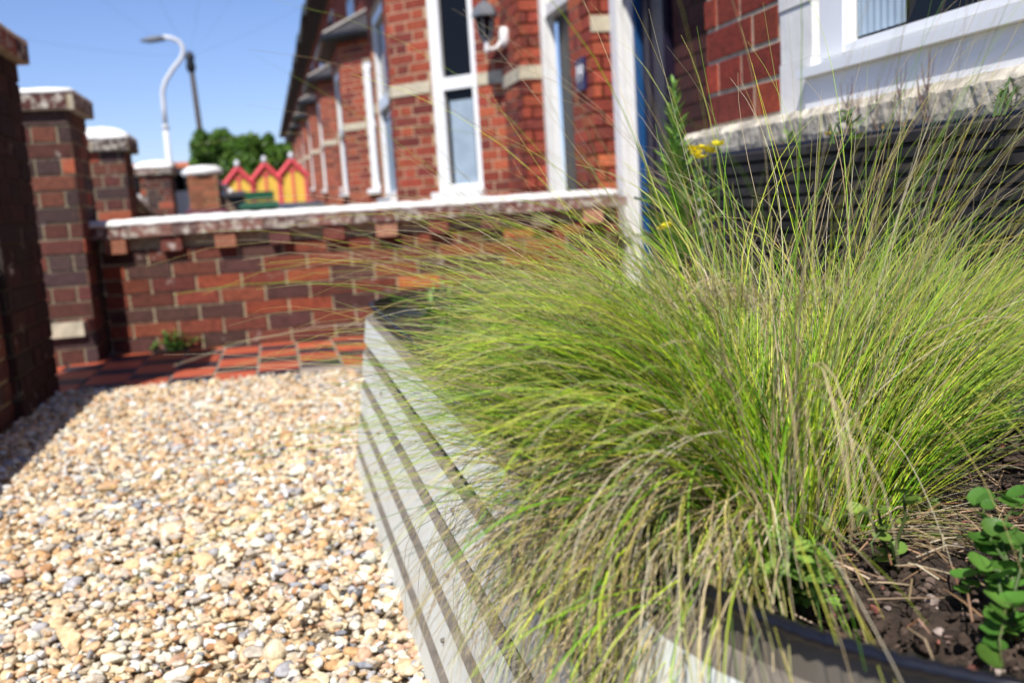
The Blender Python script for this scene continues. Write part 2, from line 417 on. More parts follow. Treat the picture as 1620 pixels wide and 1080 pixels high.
DX0, DT = .885, .70
dpath = round_rect(DX0, 1.045, -.9, 1.93, .06)
dk = thing('dark_raised_bed', (.95, .6, 0), 'tall black ribbed planter trough standing below the house window', 'raised bed')
corrugated(dpath, ribs(DT, .0215)).build('side_panel', ['anthracite','anthracite','anthracite'], dk)
e = MB(); edging(e, [(x-nx*.013, y-ny*.013, 0, 0) for x, y, nx, ny in dpath], DT+.001, r=.006); e.build('rubber_edging', 'rubber', dk, smooth=True)
soil_patch('soil', DX0+.016, 1.03, -.88, 1.91, .675, .006, 'dark soil filling the black ribbed planter under the window')

# ------------------------------------------------------------------ brick piers and boundary walls
def pier(x0, x1, y0, y1, zt, label, dome=0, seed=0, pal=None, mort=(.25,.21,.14)):
    t = thing('gate_pier', ((x0+x1)/2, (y0+y1)/2, 0), label, 'pier', 'brick piers along the front boundary')
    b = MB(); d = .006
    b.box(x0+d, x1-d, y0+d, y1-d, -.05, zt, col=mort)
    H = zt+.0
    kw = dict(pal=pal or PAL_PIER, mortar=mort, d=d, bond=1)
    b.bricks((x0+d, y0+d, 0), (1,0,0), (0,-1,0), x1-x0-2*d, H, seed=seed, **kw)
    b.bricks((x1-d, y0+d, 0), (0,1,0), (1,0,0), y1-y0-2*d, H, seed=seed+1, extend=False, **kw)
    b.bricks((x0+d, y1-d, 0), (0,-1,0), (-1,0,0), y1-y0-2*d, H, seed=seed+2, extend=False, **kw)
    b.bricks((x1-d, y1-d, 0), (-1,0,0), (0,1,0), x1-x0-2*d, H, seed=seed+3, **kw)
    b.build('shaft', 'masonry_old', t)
    # cap: an oversailing brick course with a mortar weathering on top
    o = .035; c = MB(); zc = zt
    c.box(x0-o, x1+o, y0-o, y1+o, zc, zc+.072, col=MORT)
    for (O, u, n_, L) in (((x0-o, y0-o, zc), (1,0,0), (0,-1,0), x1-x0+2*o), ((x1+o, y0-o, zc), (0,1,0), (1,0,0), y1-y0+2*o),
                          ((x0-o, y1+o, zc), (0,-1,0), (-1,0,0), y1-y0+2*o), ((x1+o, y1+o, zc), (-1,0,0), (0,1,0), x1-x0+2*o)):
        c.bricks(O, u, n_, L, .075, pal=PAL_PIER, mortar=MORT, d=.004, seed=seed+9, extend=False)
    c.build('oversail_course', 'coping', t)
    m = MB(); k = 8; a = o+.006; cx, cy = (x0+x1)/2, (y0+y1)/2; hx, hy = (x1-x0)/2+a, (y1-y0)/2+a
    prof = [(1, .073), (1.0, .086), (.93, .100+dome*.3), (.75, .108+dome*.7), (.45, .113+dome), (.1, .115+dome)]
    V = []; ns = 32; Rr = random.Random(seed)
    for s_, z in prof:
        for q in range(ns):
            an = 2*math.pi*q/ns; cxn, sn = math.cos(an), math.sin(an); p_ = 1/max(abs(cxn), abs(sn))
            p_ = p_ if s_ > .9 else 1+(p_-1)*s_
            V.append((cx+hx*s_*cxn*p_*.995, cy+hy*s_*sn*p_*.995, zc+z+Rr.uniform(-.003,.003)))
    F = [(i*ns+q, i*ns+(q+1)%ns, (i+1)*ns+(q+1)%ns, (i+1)*ns+q) for i in range(len(prof)-1) for q in range(ns)]+[tuple(range((len(prof)-1)*ns, len(prof)*ns)), tuple(range(ns))[::-1]]
    m.add(V, F); m.build('mortar_cap', 'limewash', t, smooth=True)
    return t
pier(-1.30, -.892, 3.50, 4.06, 1.275, 'nearest gate pier, in deep shade at the left beside the gravel', seed=20, pal=[(.035,.012,.010,4),(.05,.015,.012,3),(.022,.012,.012,3)], mort=(.06,.05,.035))  # brick and mortar darkened so the pier's shade sits in its colour
pier(-1.29, -.885, 4.90, 5.33, 1.195, 'square brick gate pier with flat white mortar cap where the tiled path ends', seed=30)
pier(-1.27, -.89, 6.60, 6.98, 1.125, 'second brick pier behind the tiled path, white domed cap', dome=.05, seed=40)
pier(-1.40, -1.07, 11.3, 11.7, 1.20, 'distant brick pier with thick white cap in front of the lamp post', dome=.05, seed=50)

pl = thing('rendered_plinth', (-1.1, 4.92, 0), 'cream rendered footing strip across the foot of the square gate pier', 'plinth')
b = MB(); b.prism([(-1.30,4.87),(-.93,4.87),(-.92,4.897),(-1.30,4.897)], .135, .205); b.build('render_band', 'stone', pl)
def swept_wall(name, pts, x0, x1, label, matl, capmat, capw=.02, seed=0):
    """garden wall whose top sweeps along y: pts = (y, z)"""
    t = thing(name, ((x0+x1)/2, pts[0][0], 0), label, 'wall')
    b = MB(); L = pts[-1][0]-pts[0][0]
    n_ = len(pts)
    V = [(x, y, z) for y, zt in pts for x in (x0, x1) for z in (-.05, zt)]
    F = [(0,2,3,1), (4*(n_-1), 4*(n_-1)+1, 4*(n_-1)+3, 4*(n_-1)+2)]
    for i in range(n_-1):
        a, c = 4*i, 4*(i+1); F += [(a,a+1,c+1,c), (a+2,c+2,c+3,a+3), (a+1,a+3,c+3,c+1)]
    b.add(V, F, col=MORT)
    for (xx, nn, uu, oy) in ((x1, (1,0,0), (0,1,0), pts[0][0]), (x0, (-1,0,0), (0,-1,0), pts[-1][0])):
        k0 = len(b.v); tmp = MB(); tmp.bricks((xx, oy, 0), uu, nn, L, max(z for _, z in pts), pal=PAL_PIER, mortar=MORT, d=.006, seed=seed, extend=False, bond=1)
        # keep the bricks below the swept top
        i = 0
        while i < len(tmp.v):
            vs = tmp.v[i:i+8]; ym = sum(v[1] for v in vs)/8; zm = max(v[2] for v in vs)
            zt = np.interp(ym, [p[0] for p in pts], [p[1] for p in pts])
            if zm < zt: b.add(vs, [(4,5,6,7),(0,1,5,4),(1,2,6,5),(2,3,7,6),(3,0,4,7)], tmp.c[i])
            i += 8
    b.build('brickwork', 'masonry_old', t)
    c = MB()
    V = [(x, y, z+dz) for y, z in pts for x, dz in ((x0-capw,.002), (x1+capw,.002), (x1+capw*.6,.05), (x0-capw*.6,.05))]
    F = [(0,1,2,3), tuple(4*(n_-1)+q for q in (3,2,1,0))]
    for i in range(n_-1):
        a, d = 4*i, 4*(i+1)
        for q in range(4): F.append((a+q, d+q, d+(q+1)%4, a+(q+1)%4))
    c.add(V, F, col=(.10,.04,.035)); c.build('coping', capmat, t)
    return t
swept_wall('boundary_wall', [(-1.5,.50),(1,.50),(3.495,.50)], -1.16, -.925, 'low brick boundary wall running from the nearest gate pier along the gravel', 'masonry', 'coping', seed=60)
swept_wall('swept_wall', [(6.985,.98),(7.4,.93),(8.2,.80),(9.2,.70),(10.2,.665),(11.29,.66)], -1.22, -1.03, 'shaded boundary wall sweeping down between the two farther piers', 'masonry', 'gutter', seed=61)

# dwarf wall across the view
W = thing('dwarf_wall', tuple(wallpt(1.3)), 'weathered red brick garden wall with white capped coping behind the tiled path', 'wall')
X = Matrix(((UW.x, -NW.x, 0, wallpt(0).x), (UW.y, -NW.y, 0, wallpt(0).y), (0,0,1,0), (0,0,0,1)))   # x along, y away from camera
LW = 2.62
b = MB(); b.box(-.02, LW, .007, .215, -.05, .585, col=MORT, X=X)
b.bricks(wallpt(-.02, -.007), UW, NW, LW+.02, .525, PAL_OLD, MORT, d=.008, seed=5, bond=0, extend=False)
b.bricks(wallpt(LW, -.215), -UW, -NW, LW, .525, PAL_OLD, MORT, d=.006, seed=6, bond=0, extend=False)
b.build('brickwork', 'masonry_old', W)
R = random.Random(8); x = .02
while x < LW-.15:
    c = R.choice([(.17,.05,.035),(.30,.12,.07),(.20,.16,.10),(.11,.04,.035),(.38,.19,.12)]); gq = R.uniform(.8,1.15)
    h = MB(); h.box(x, x+.105+R.uniform(-.004,.004), -.052+R.uniform(-.005,.005), .006, .508, .581, col=tuple(q*gq for q in c), X=X); x += .268
    h.build('dentil_brick', 'masonry_old', W)
cc = MB(); cc.box(-.075, LW, -.058, .265, .583, .640, col=(.16,.10,.08), X=X)
x = -.07
while x < LW-.1:
    c = R.choice([(.14,.05,.04),(.2,.09,.07),(.1,.05,.045)]); w_ = R.choice([.22,.11,.22])
    cc.box(x, x+w_-.012, -.064+R.uniform(-.003,.003), -.0585, .586, .637, col=c, X=X); x += w_
cc.build('coping', 'coping', W)
wc = MB(); n_ = 90
prof = [(-.064,.641), (-.070,.652), (-.055,.670), (.02,.676), (.10,.680), (.19,.676), (.262,.668), (.272,.645)]
V = []; Rr = random.Random(4)
for i in range(n_+1):
    for (y, z) in prof:
        V.append(X @ Vector((-.085+(LW+.085)*i/n_, y+Rr.uniform(-.004,.004), z+Rr.uniform(-.004,.004))))
k = len(prof)
F = [(i*k+q, (i+1)*k+q, (i+1)*k+(q+1)%k, i*k+(q+1)%k) for i in range(n_) for q in range(k)]+[tuple(range(k)), tuple(range(n_*k, n_*k+k))[::-1]]
wc.add(V, F); wc.build('whitewashed_top', 'limewash', W, smooth=True)

# ------------------------------------------------------------------ own house (right edge)
OH = thing('own_house', (1.5, 1, 0), 'near brick house front with big white window above the black planter', 'house')
b = MB()
b.box(1.057, 1.95, 1.835, 2.183, .775, 3.2, col=(.52,.44,.32))
b.bricks((1.057, 2.183, .785), (0,-1,0), (-1,0,0), .348, 2.4, [(.26,.040,.018,3),(.21,.032,.016,3),(.15,.026,.016,1)], MORT_H, d=.004, seed=74, bond=1, extend=True)
b.bricks((1.95, 2.183, .785), (-1,0,0), (0,1,0), .893, 2.4, PAL_HOUSE, MORT_H, d=.006, seed=71, bond=1, extend=False)
b.box(1.057, 1.95, -1.5, 1.834, 2.15, 3.2, col=MORT_H)
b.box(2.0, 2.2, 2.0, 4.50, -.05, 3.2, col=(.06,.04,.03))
b.bricks((2.0, 4.50, .0), (0,-1,0), (-1,0,0), 2.3, 3.1, [(.06,.016,.012,1),(.045,.014,.012,1)], MORT_H, d=.006, seed=72, bond=1, extend=False)  # near-black bricks: the recess's shade is put into their colour
b.build('brick_wall', 'masonry', OH)
s_ = MB(); s_.box(1.02, 1.95, -1.5, 2.20, -.05, .745); s_.build('plinth', 'pebble', OH)
s_ = MB(); Rr = random.Random(31); n_ = 330; V = []
for i in range(n_+1):
    y = -1.5+3.71*i/n_; j = lambda a=.0035: Rr.uniform(-a, a)
    V += [(1.3, y, .70), (.992+j(.001), y, .701), (.985+j(.002), y, .725+j(.002)), (.984+j(.002), y, .757+j(.002)), (1.002+j(.002), y, .774+j(.001)), (1.035, y, .776), (1.3, y, .776)]
F = [(i*7+q, i*7+(q+1)%7, (i+1)*7+(q+1)%7, (i+1)*7+q) for i in range(n_) for q in range(7)]+[tuple(range(7))[::-1], tuple(range(n_*7, n_*7+7))]
s_.add(V, F); s_.build('ledge', 'pebble', OH)
q = MB()
for k in range(18): q.box(1.049+(.003 if k % 2 else 0), 1.4, 1.715, 1.834, .776+k*.105, .776+k*.105+.1035)
q.build('painted_quoin', 'whitewash', OH)
wn = MB()   # frame: posts and rails
FX = 1.066
wn.box(FX, FX+.07, 1.632, 1.712, .856, 2.14); wn.box(FX+.002, FX+.068, -1.5, 1.631, .856, .889); wn.box(FX+.002, FX+.068, -1.5, 1.631, 2.10, 2.14)
wn.box(FX-.010, FX+.001, 1.618, 1.690, .872, 2.12); wn.box(FX-.008, FX+.0015, -1.5, 1.617, .872, .885)
for y in (.72, -.25): wn.box(FX, FX+.068, y-.04, y+.04, .8895, 2.0995)
fr = wn.build('window', 'upvc', OH)
sl_ = MB(); sl_.box(1.022, 1.09, -1.5, 1.725, .838, .8555); sl_.box(1.040, 1.1, -1.5, 1.724, .776, .8375)
for y in (1.30, .55): sl_.box(1.0385, 1.0398, y-.035, y+.035, .815, .828)
sl_.build('sill', 'upvc', fr)
gl = MB(); gl.box(FX+.03, FX+.036, -1.49, 1.6315, .8885, 2.1005); gl.build('pane', 'glass', fr)
# curtain edge visible beside the frame, just inside
cu = MB(); n_ = 40
V = []
for i in range(n_+1):
    y = 1.625-.14*i/n_; x = FX+.027+.0015*math.sin(i*1.1)
    V += [(x, y, .90), (x, y, 2.09)]
cu.add(V, [(2*i, 2*i+2, 2*i+3, 2*i+1) for i in range(n_)]); cu.build('curtain', 'curtain', fr, smooth=True)
# porch door deep in the recess
dr = MB(); dr.box(1.965, 2.03, 4.51, 4.84, .0, 2.3); dr.box(1.955, 1.9645, 4.53, 4.60, .1, 2.2); dr.box(1.955, 1.9645, 4.72, 4.78, .1, 2.2)
dr.build('door', 'purple', OH)
dr = MB(); dr.box(1.93, 2.0, 4.843, 4.90, .0, 2.5); dr.build('door_frame', 'blue', OH)
pf = MB(); 
for k, (xa, xb, ya) in enumerate(((1.835,1.872,4.86), (1.8725,1.895,4.885), (1.8955,1.928,4.868), (1.9285,1.962,4.89))): pf.box(xa, xb, ya, 4.955, .0, 2.6)
pf.build('porch_post', 'paint', OH)
u_ = MB(); u_.box(1.62, 2.3, 2.19, 4.83, 2.35, 2.5); u_.build('sky_blocker', 'dark', OH)  # unseen slab, added to keep sky light out of the recess
u_ = MB(); u_.box(1.08, 3.5, -1.5, 2.18, 3.2, 5.4, col=(.3,.06,.03)); u_.build('upper_wall', 'masonry', OH)
u_ = MB(); u_.prism([(0,0),(6,0),(3,1.5)], -1.6, 2.25, X=Matrix(((1,0,0,.9),(0,0,1,0),(0,1,0,5.38),(0,0,0,1)))); u_.build('roof', 'slate', OH)

# ------------------------------------------------------------------ neighbouring terrace
def make_terrace(Y0, label):
    t = thing('terraced_house', (1.7, Y0, 0), label, 'house', 'terraced houses up the street')
    P = lambda x, y: (x, Y0+y)
    b = MB(); H = 2.62; zb = -.55
    def panel(a, c, z0=zb, z1=H, holes=(), seed=0, thick=.18, ext=False):
        a, c = Vector((*a,0)), Vector((*c,0)); u = (c-a).normalized(); L = (c-a).length; n_ = Vector((u.y,-u.x,0))
        X = Matrix(((u.x,-n_.x,0,a.x),(u.y,-n_.y,0,a.y),(0,0,1,0),(0,0,0,1)))
        if not holes: b.box(0, L, 0, thick, z0, z1, col=MORT_H, X=X)
        for (h0, h1, hz0, hz1) in holes:
            if h0 > .02: b.box(0, h0, 0, thick, z0, z1, col=MORT_H, X=X)
            if h1 < L-.02: b.box(h1, L, 0, thick, z0, z1, col=MORT_H, X=X)
            b.box(h0, h1, 0, thick, z0, hz0, col=MORT_H, X=X); b.box(h0, h1, 0, thick, hz1, z1, col=MORT_H, X=X)
        b.bricks((a.x, a.y, z0), u, n_, L, z1-z0, PAL_HOUSE, MORT_H, d=.0035, seed=seed, bond=1, extend=ext,
                 holes=[(h[0], h[1], h[2]-z0, h[3]-z0) for h in holes])
        return X, L
    # order: walking away from the camera is -u for outward normal -x  => go from far to near
    A = P(1.757, 0); 
    panel(P(1.757,0), P(1.90,0), seed=80)                                    # end of the porch wall, facing the camera
    panel(P(1.757,.37), P(1.757,.0), seed=81)                                # beside the door
    panel(P(1.64,1.05), P(1.772,1.05), seed=82)
    panel(P(1.64,1.55), P(1.64,1.05), seed=83)
    c0, c1 = P(.95,2.24), P(1.64,1.55); Lc = math.dist(c0, c1)
    w0, w1 = (.69-.435)*2**.5, (.69-.155)*2**.5                              # the window in the canted side
    Xc, _ = panel(c0, c1, holes=[(w0, w1, .74, 2.26)], seed=84)
    f0, f1 = P(.95,3.55), P(.95,2.24)
    Xf, _ = panel(f0, f1, holes=[(.22, 1.10, .74, 2.26)], seed=85)
    panel(P(1.64,4.24), P(.95,3.55), seed=86)
    panel(P(1.64,4.80), P(1.64,4.24), seed=87)
    b.build('wall', 'masonry', t)
    # stone bands, 3 mm proud of the brick faces
    def band(a, c, z, h=.085, lo=0, hi=None):
        a, c = Vector((*a,0)), Vector((*c,0)); u = (c-a).normalized(); L = (c-a).length; n_ = Vector((u.y,-u.x,0))
        X = Matrix(((u.x,-n_.x,0,a.x),(u.y,-n_.y,0,a.y),(0,0,1,0),(0,0,0,1)))
        s = MB(); s.box(lo, L if hi is None else hi, -.012, -.0002, z, z+h, X=X); s.build('stone_band', 'stone', t)
    zB = 1.475
    band(P(1.757,0), P(1.90,0), zB+.05); band(P(1.64,1.05), P(1.772,1.05), zB-.05); band(P(1.64,1.55), P(1.64,1.05), zB-.05)
    band(c0, c1, zB, hi=w0-.004); band(c0, c1, zB, lo=w1+.004); band(f0, f1, zB, hi=.216); band(f0, f1, zB, lo=1.104)
    # windows
    def window(X, w0, w1, z0, z1, ztr, sill=True):
        f = MB(); e = .062; y0, y1 = .012, .075
        f.box(w0, w0+e*1.5, y0, y1, z0, z1, X=X); f.box(w1-e*.8, w1, y0, y1, z0, z1, X=X)
        f.box(w0+e*1.5, w1-e*.8, y0+.001, y1-.001, z1-e*1.3, z1, X=X); f.box(w0+e*1.5, w1-e*.8, y0+.001, y1-.001, z0, z0+e, X=X)
        f.box(w0+e*1.5, w1-e*.8, y0-.006, y1-.002, ztr-.045, ztr+.045, X=X)
        o = f.build('window', 'upvc', t)
        p = MB(); p.box(w0+e*1.5-.01, w1-e*.8+.01, .045, .05, z0+.05, z1-.07, X=X); p.build('pane', 'glass', o)
        p = MB(); n_ = 30; V = []
        for i in range(n_+1):
            x = w0+e*1.5+.03+(w1-w0-.2)*i/n_; V += [X @ Vector((x, .0435+.001*math.sin(i*1.3), z0+.062)), X @ Vector((x, .0435+.001*math.sin(i*1.3), ztr-.12))]
        p.add(V, [(2*i,2*i+2,2*i+3,2*i+1) for i in range(n_)]); p.build('net_curtain', 'curtain', o)
        if sill:
            p = MB(); p.box(w0-.03, w1+.02, -.06, .0115, z0-.05, z0+.012, X=X); p.build('sill', 'paint', o)
    window(Xc, w0, w1, .74, 2.26, 1.52); window(Xf, .22, 1.10, .74, 2.26, 1.52)
    # porch: door frame, door, fanlight
    d = MB(); d.box(1.775, 1.80, Y0+.985, Y0+1.046, -.3, 2.6); d.box(1.8005, 1.865, Y0+1.0, Y0+1.046, -.3, 2.6)
    d.box(1.80, 1.90, Y0+.371, Y0+.984, 1.80, 1.87); d.box(1.83, 1.90, Y0+.371, Y0+.41, -.3, 1.799)
    df = d.build('door_frame', 'paint', t)
    d = MB(); d.box(1.88, 1.93, Y0+.411, Y0+.98, -.3, 1.798); do = d.build('door', 'dark', t)
    d = MB(); d.box(1.872, 1.8795, Y0+.50, Y0+.56, .5, 1.65); d.build('glazing_bar', 'upvc', do)
    d = MB(); d.lathe([(.001,-.02),(.022,-.015),(.028,0),(.02,.015),(.001,.02)], c=(1.85, Y0+.55, 1.18)); d.build('knob', 'brass', do, smooth=True)
    d = MB(); d.box(1.885, 1.89, Y0+.371, Y0+.984, 1.872, 2.6); d.build('fanlight', 'glass', df)
    # bay roof, gutter, soffit
    r = MB(); ov = .17
    e0, e1, e2, e3 = P(1.655,1.44-.10), P(.95-ov,2.24-.09), P(.95-ov,3.55+.09), P(1.655,4.35+.10)
    V = [(*e0,2.60),(*e1,2.60),(*e2,2.60),(*e3,2.60),(*e0,2.52),(*e1,2.52),(*e2,2.52),(*e3,2.52),(1.655,Y0+2.3,3.05),(1.655,Y0+3.5,3.05)]
    r.add(V, [(0,1,8),(1,2,9,8),(2,3,9),(0,4,5,1),(1,5,6,2),(2,6,7,3),(4,7,6,5)]); r.build('bay_roof', 'slate', t)
    g_ = MB(); g_.tube([(*e0,2.57), (*e1,2.57), (*e2,2.57), (*e3,2.57)], .045, n=8); g_.build('gutter', 'gutter', t, smooth=True)
    g_ = MB(); g_.tube([(e1[0], e1[1], 2.62), (1.64, Y0+2.3, 3.07)], .03, n=6); g_.build('lead_hip', 'lead', t); g_ = MB(); g_.tube([(e2[0], e2[1], 2.62), (1.64, Y0+3.5, 3.07)], .03, n=6); g_.build('lead_hip', 'lead', t)
    # upper floor and main roof
    b = MB(); b.box(1.665, 3.6, Y0, Y0+4.8, 2.63, 5.0, col=MORT_H)
    b.bricks((1.665, Y0+4.8, 2.63), (0,-1,0), (-1,0,0), 4.8, 2.35, PAL_HOUSE, MORT_H, d=.006, seed=88, bond=1, extend=False, holes=[(1.4,2.6,.45,1.9)])
    b.build('upper_wall', 'masonry', t)
    w = MB(); X = Matrix(((0,1,0,1.665),(-1,0,0,Y0+4.8),(0,0,1,0),(0,0,0,1)))
    w.box(1.4, 2.6, -.02, .0, 3.08, 4.53, X=X); o = w.build('window', 'upvc', t)
    w = MB(); w.box(1.47, 1.97, -.024, -.0205, 3.15, 4.46, X=X); w.build('pane', 'glass', o); w = MB(); w.box(2.03, 2.53, -.024, -.0205, 3.15, 4.46, X=X); w.build('pane', 'glass', o)
    r = MB(); r.prism([(0,0),(5.4,0),(2.7,1.6)], Y0-.0, Y0+4.8, X=Matrix(((1,0,0,1.24),(0,0,1,0),(0,1,0,5.0),(0,0,0,1)))); rf = r.build('roof', 'slate', t)
    c = MB(); c.box(3.6, 4.2, Y0+4.3, Y0+4.79, 6.0, 7.4, col=(.3,.06,.03)); c.build('chimney', 'masonry', rf)
    g_ = MB(); g_.tube([(1.21, Y0, 4.98), (1.21, Y0+4.8, 4.98)], .06, n=8); g_.build('gutter', 'gutter', t, smooth=True)
    return t
H0 = make_terrace(5.05, 'neighbouring brick house with wall lantern, dark front door and tall white bay window')
names = ['third brick terrace house, its bay just beyond the neighbour with the lantern',
         'fourth brick terrace house up the street, second bay roof past the lantern house',
         'fifth brick terrace house, small bay in the distance above the yellow huts',
         'sixth brick terrace house, mostly its dark gutter line against the sky',
         'seventh brick terrace house far up the street',
         'eighth brick terrace house, a thin dark sliver of gutter and roof']
for i in range(17):
    if i < 6: c = copy_tree(H0)
    else:
        c = H0.copy(); COL.objects.link(c)
        for ch in [x for x in bpy.data.objects if x.parent == H0 and x.name.split('.')[0] in ('wall','upper_wall','roof','bay_roof','gutter')]:
            k = ch.copy(); COL.objects.link(k); k.parent = c
    c.location.y += 4.8*(i+1); c.location.z = .175*(i+1)
    c['label'] = names[i] if i < 6 else 'tiny brick terraced house beyond the sixth, merging into the far end of the row'

# number plaque, lantern
pq = thing('house_number_plaque', (1.745, 5.20, 1.35), 'small blue house number plaque on the neighbouring porch brickwork', 'plaque')
b = MB(); b.box(1.733, 1.748, 5.13, 5.27, 1.235, 1.41); b.build('plate', 'plaque', pq)
def text_mesh(txt, size, X, material, parent, name, depth=.002):
    cu = bpy.data.curves.new(name, 'FONT'); cu.body = txt; cu.size = size; cu.extrude = depth; cu.align_x = 'CENTER'; cu.align_y = 'CENTER'
    o = bpy.data.objects.new(name, cu); me = bpy.data.meshes.new_from_object(o); bpy.data.objects.remove(o)
    me.transform(X); me.materials.append(M[material]); return link(name, me, parent)
Xt = Matrix(((0,0,-1,1.731),(-1,0,0,5.20),(0,1,0,1.322),(0,0,0,1)))
text_mesh('19', .13, Xt, 'white', pq, 'numerals')

ln = thing('wall_lantern', (1.62, 6.30, 2.0), 'black coach lantern on a white bracket beside the neighbour\'s bay window', 'lantern')
lx, ly, lz = 1.49, 6.40, 1.72
b = MB(); b.lathe([(.0,.30),(.012,.30),(.016,.275),(.008,.262),(.030,.245),(.055,.228),(.082,.195),(.092,.165),(.092,.155),(.070,.152),(.0,.150)], c=(lx,ly,lz), n=6); b.build('hood', 'lampgrey', ln)
b = MB(); b.lathe([(.0,.151),(.062,.151),(.040,.02),(.0,.02)], c=(lx,ly,lz), n=6); b.build('glass_body', 'glass', ln)
b = MB()
for k in range(6):
    a = math.pi/3*k; b.tube([(lx+.066*math.cos(a), ly+.066*math.sin(a), lz+.152), (lx+.043*math.cos(a), ly+.043*math.sin(a), lz+.018)], .005, n=5)
b.lathe([(.0,.0),(.03,.0),(.046,.018),(.046,.024),(.0,.024)], c=(lx,ly,lz), n=6); b.build('cage', 'lampgrey', ln)
b = MB(); b.lathe([(.0,-.085),(.01,-.08),(.02,-.05),(.012,-.03),(.024,-.002),(.0,0)], c=(lx,ly,lz), n=10); b.build('finial', 'white', ln, smooth=True)
b = MB(); b.tube([(lx,ly,lz-.035),(lx+.03,ly,lz-.055),(lx+.07,ly,lz-.045),(lx+.105,ly,lz-.0),(lx+.135,ly,lz+.02)], [.010,.012,.013,.015,.016], n=8)
b.lathe([(.0,-.065),(.025,-.06),(.036,-.02),(.036,.03),(.025,.065),(0,.07)], c=(lx+.125,ly,lz+.02), n=12); b.build('bracket', 'white', ln, smooth=True)

# ------------------------------------------------------------------ street and distance
def at(x, y, Y):       # a point of the photograph (1620 px wide) at distance Y up the street, in metres
    f, p, r, w = 1500.0, math.radians(8.2), math.radians(3.6), math.radians(13.5)
    fw = Vector((math.sin(w)*math.cos(p), math.cos(w)*math.cos(p), -math.sin(p)))
    rt = Vector((math.cos(w), -math.sin(w), 0)); up = rt.cross(fw)
    R = rt*math.cos(r)-up*math.sin(r); U = up*math.cos(r)+rt*math.sin(r)
    d = fw+R*((x-810)/f)-U*((y-540)/f); d *= Y/d.y
    return Vector((d.x, d.y, d.z+CAM_H))
# lamp post
Y = 28; base = at(266, 250, Y); L0 = thing('street_lamp', (base.x, Y, -.01), 'pale grey swan-neck street lamp against the blue sky', 'street lamp')
b = MB(); p1 = at(262,205,Y); b.tube([(base.x, Y, -.05), (p1.x, Y, p1.z)], [.085,.08], n=12); b.tube([(p1.x,Y,p1.z),(p1.x,Y,p1.z+.12)], .092, n=12)
b.build('base_column', 'galv', L0, smooth=True)
pts = [at(x, y, Y) for x, y in ((262,203),(259,170),(257,145),(262,128),(274,109),(286,94),(290,84),(289,74),(283,66),(272,61),(258,59))]
b = MB(); b.tube(pts, [.062]*11, n=10); b.build('swan_neck', 'galv', L0, smooth=True)
b = MB(); a, c = at(262,61,Y), at(222,65,Y); m_ = (a+c)/2
b.tube([a, a.lerp(c,.25)+Vector((0,0,.01)), a.lerp(c,.6), c], [.055,.09,.09,.03], n=8); b.build('lamp_head', 'lampgrey', L0, smooth=True)
# telegraph pole
Y = 36; t0, t1 = at(318, 235, Y), at(300, 88, Y); TP = thing('telegraph_pole', (t0.x, Y, -.01), 'dark wooden telegraph pole just right of the street lamp', 'telegraph pole')
b = MB(); b.tube([(t0.x+.15, Y, -.05), (t1.x, Y, t1.z)], [.12,.085], n=10); b.build('pole', 'wood', TP, smooth=True)
b = MB(); b.lathe([(.0,-.6),(.13,-.55),(.17,-.4),(.13,-.2),(.17,-.05),(.08,.12),(0,.16)], c=tuple(t1), n=10); b.build('wire_head', 'black', TP, smooth=True)
b = MB()
for (x, y, yy) in ((90,-60,22),(200,-120,16),(420,-100,20),(560,-40,24),(330,-160,14),(-60,40,26)):
    e_ = at(x, y, yy); pts = []
    for k in range(13):
        s = k/12; q_ = t1.lerp(e_, s); q_.z -= 1.6*s*(1-s)*.5; pts.append(q_)
    b = MB(); b.tube(pts, .0022, n=4, cap=False); b.build('wire', 'black', TP)

# foliage for trees
def foliage(name, blobs, n, size, pal, parent, flatz=1):
    cs = np.array([b_[:3] for b_ in blobs]); rs = np.array([b_[3] for b_ in blobs]); w_ = rs**2/np.sum(rs**2)
    i = RNG.choice(len(blobs), n, p=w_); d = RNG.normal(size=(n,3)); d /= np.linalg.norm(d, axis=1)[:,None]
    P = cs[i]+d*(rs[i]*(RNG.uniform(.35,1.08,n)**.6+np.abs(RNG.normal(0,.13,n))))[:,None]
    u = RNG.normal(size=(n,3)); u /= np.linalg.norm(u,axis=1)[:,None]; v = np.cross(u, RNG.normal(size=(n,3))); v /= np.linalg.norm(v,axis=1)[:,None]
    s = size*RNG.uniform(.6,1.4,n)[:,None]
    V = np.stack([P-u*s, P+v*s*.5, P+u*s, P-v*s*.5], 1).reshape(-1,3); F = np.arange(4*n).reshape(-1,4)
    C = np.repeat(np.array(pal)[RNG.integers(0,len(pal),n)]*RNG.uniform(.75,1.25,(n,1)), 4, 0)
    return np_mesh(name, V, F, C, 'leaf', parent)
Y = 33
def tree(cx, spread, items, label, grp=None):
    b0 = at(cx, 345, Y); t = thing('tree', (b0.x, Y, -.05), label, 'tree', grp)
    blobs = []
    for x, y, r in items:
        p = at(x, y, Y); blobs.append((p.x, p.y+RNG.uniform(-.6,.6), p.z, r*Y/1500))
    foliage('crown', blobs, 9000, .085, [(.13,.26,.035),(.08,.18,.025),(.18,.30,.05),(.05,.11,.02)], t)
    b = MB(); top = at(cx, 240, Y)
    b.tube([(b0.x, Y, -.05), (b0.x+.05, Y, 1.2), (top.x, Y, top.z)], [.13,.10,.03], n=8)
    for x, y, r in items[:6]:
        p = at(x, y, Y); b.tube([(b0.x+.05, Y, 1.3), ((b0.x+p.x)/2, Y, (1.3+p.z)/2+.1), tuple(p)], [.06,.04,.012], n=6)
    b.build('trunk', 'bark', t, smooth=True)
tree(350, 0, [(325,232,18),(350,222,16),(340,250,24),(370,240,20),(315,262,14),(355,275,26),(385,228,12),(330,285,22),(310,240,8),(318,215,6)], 'bright green tree directly behind the piers and bins')
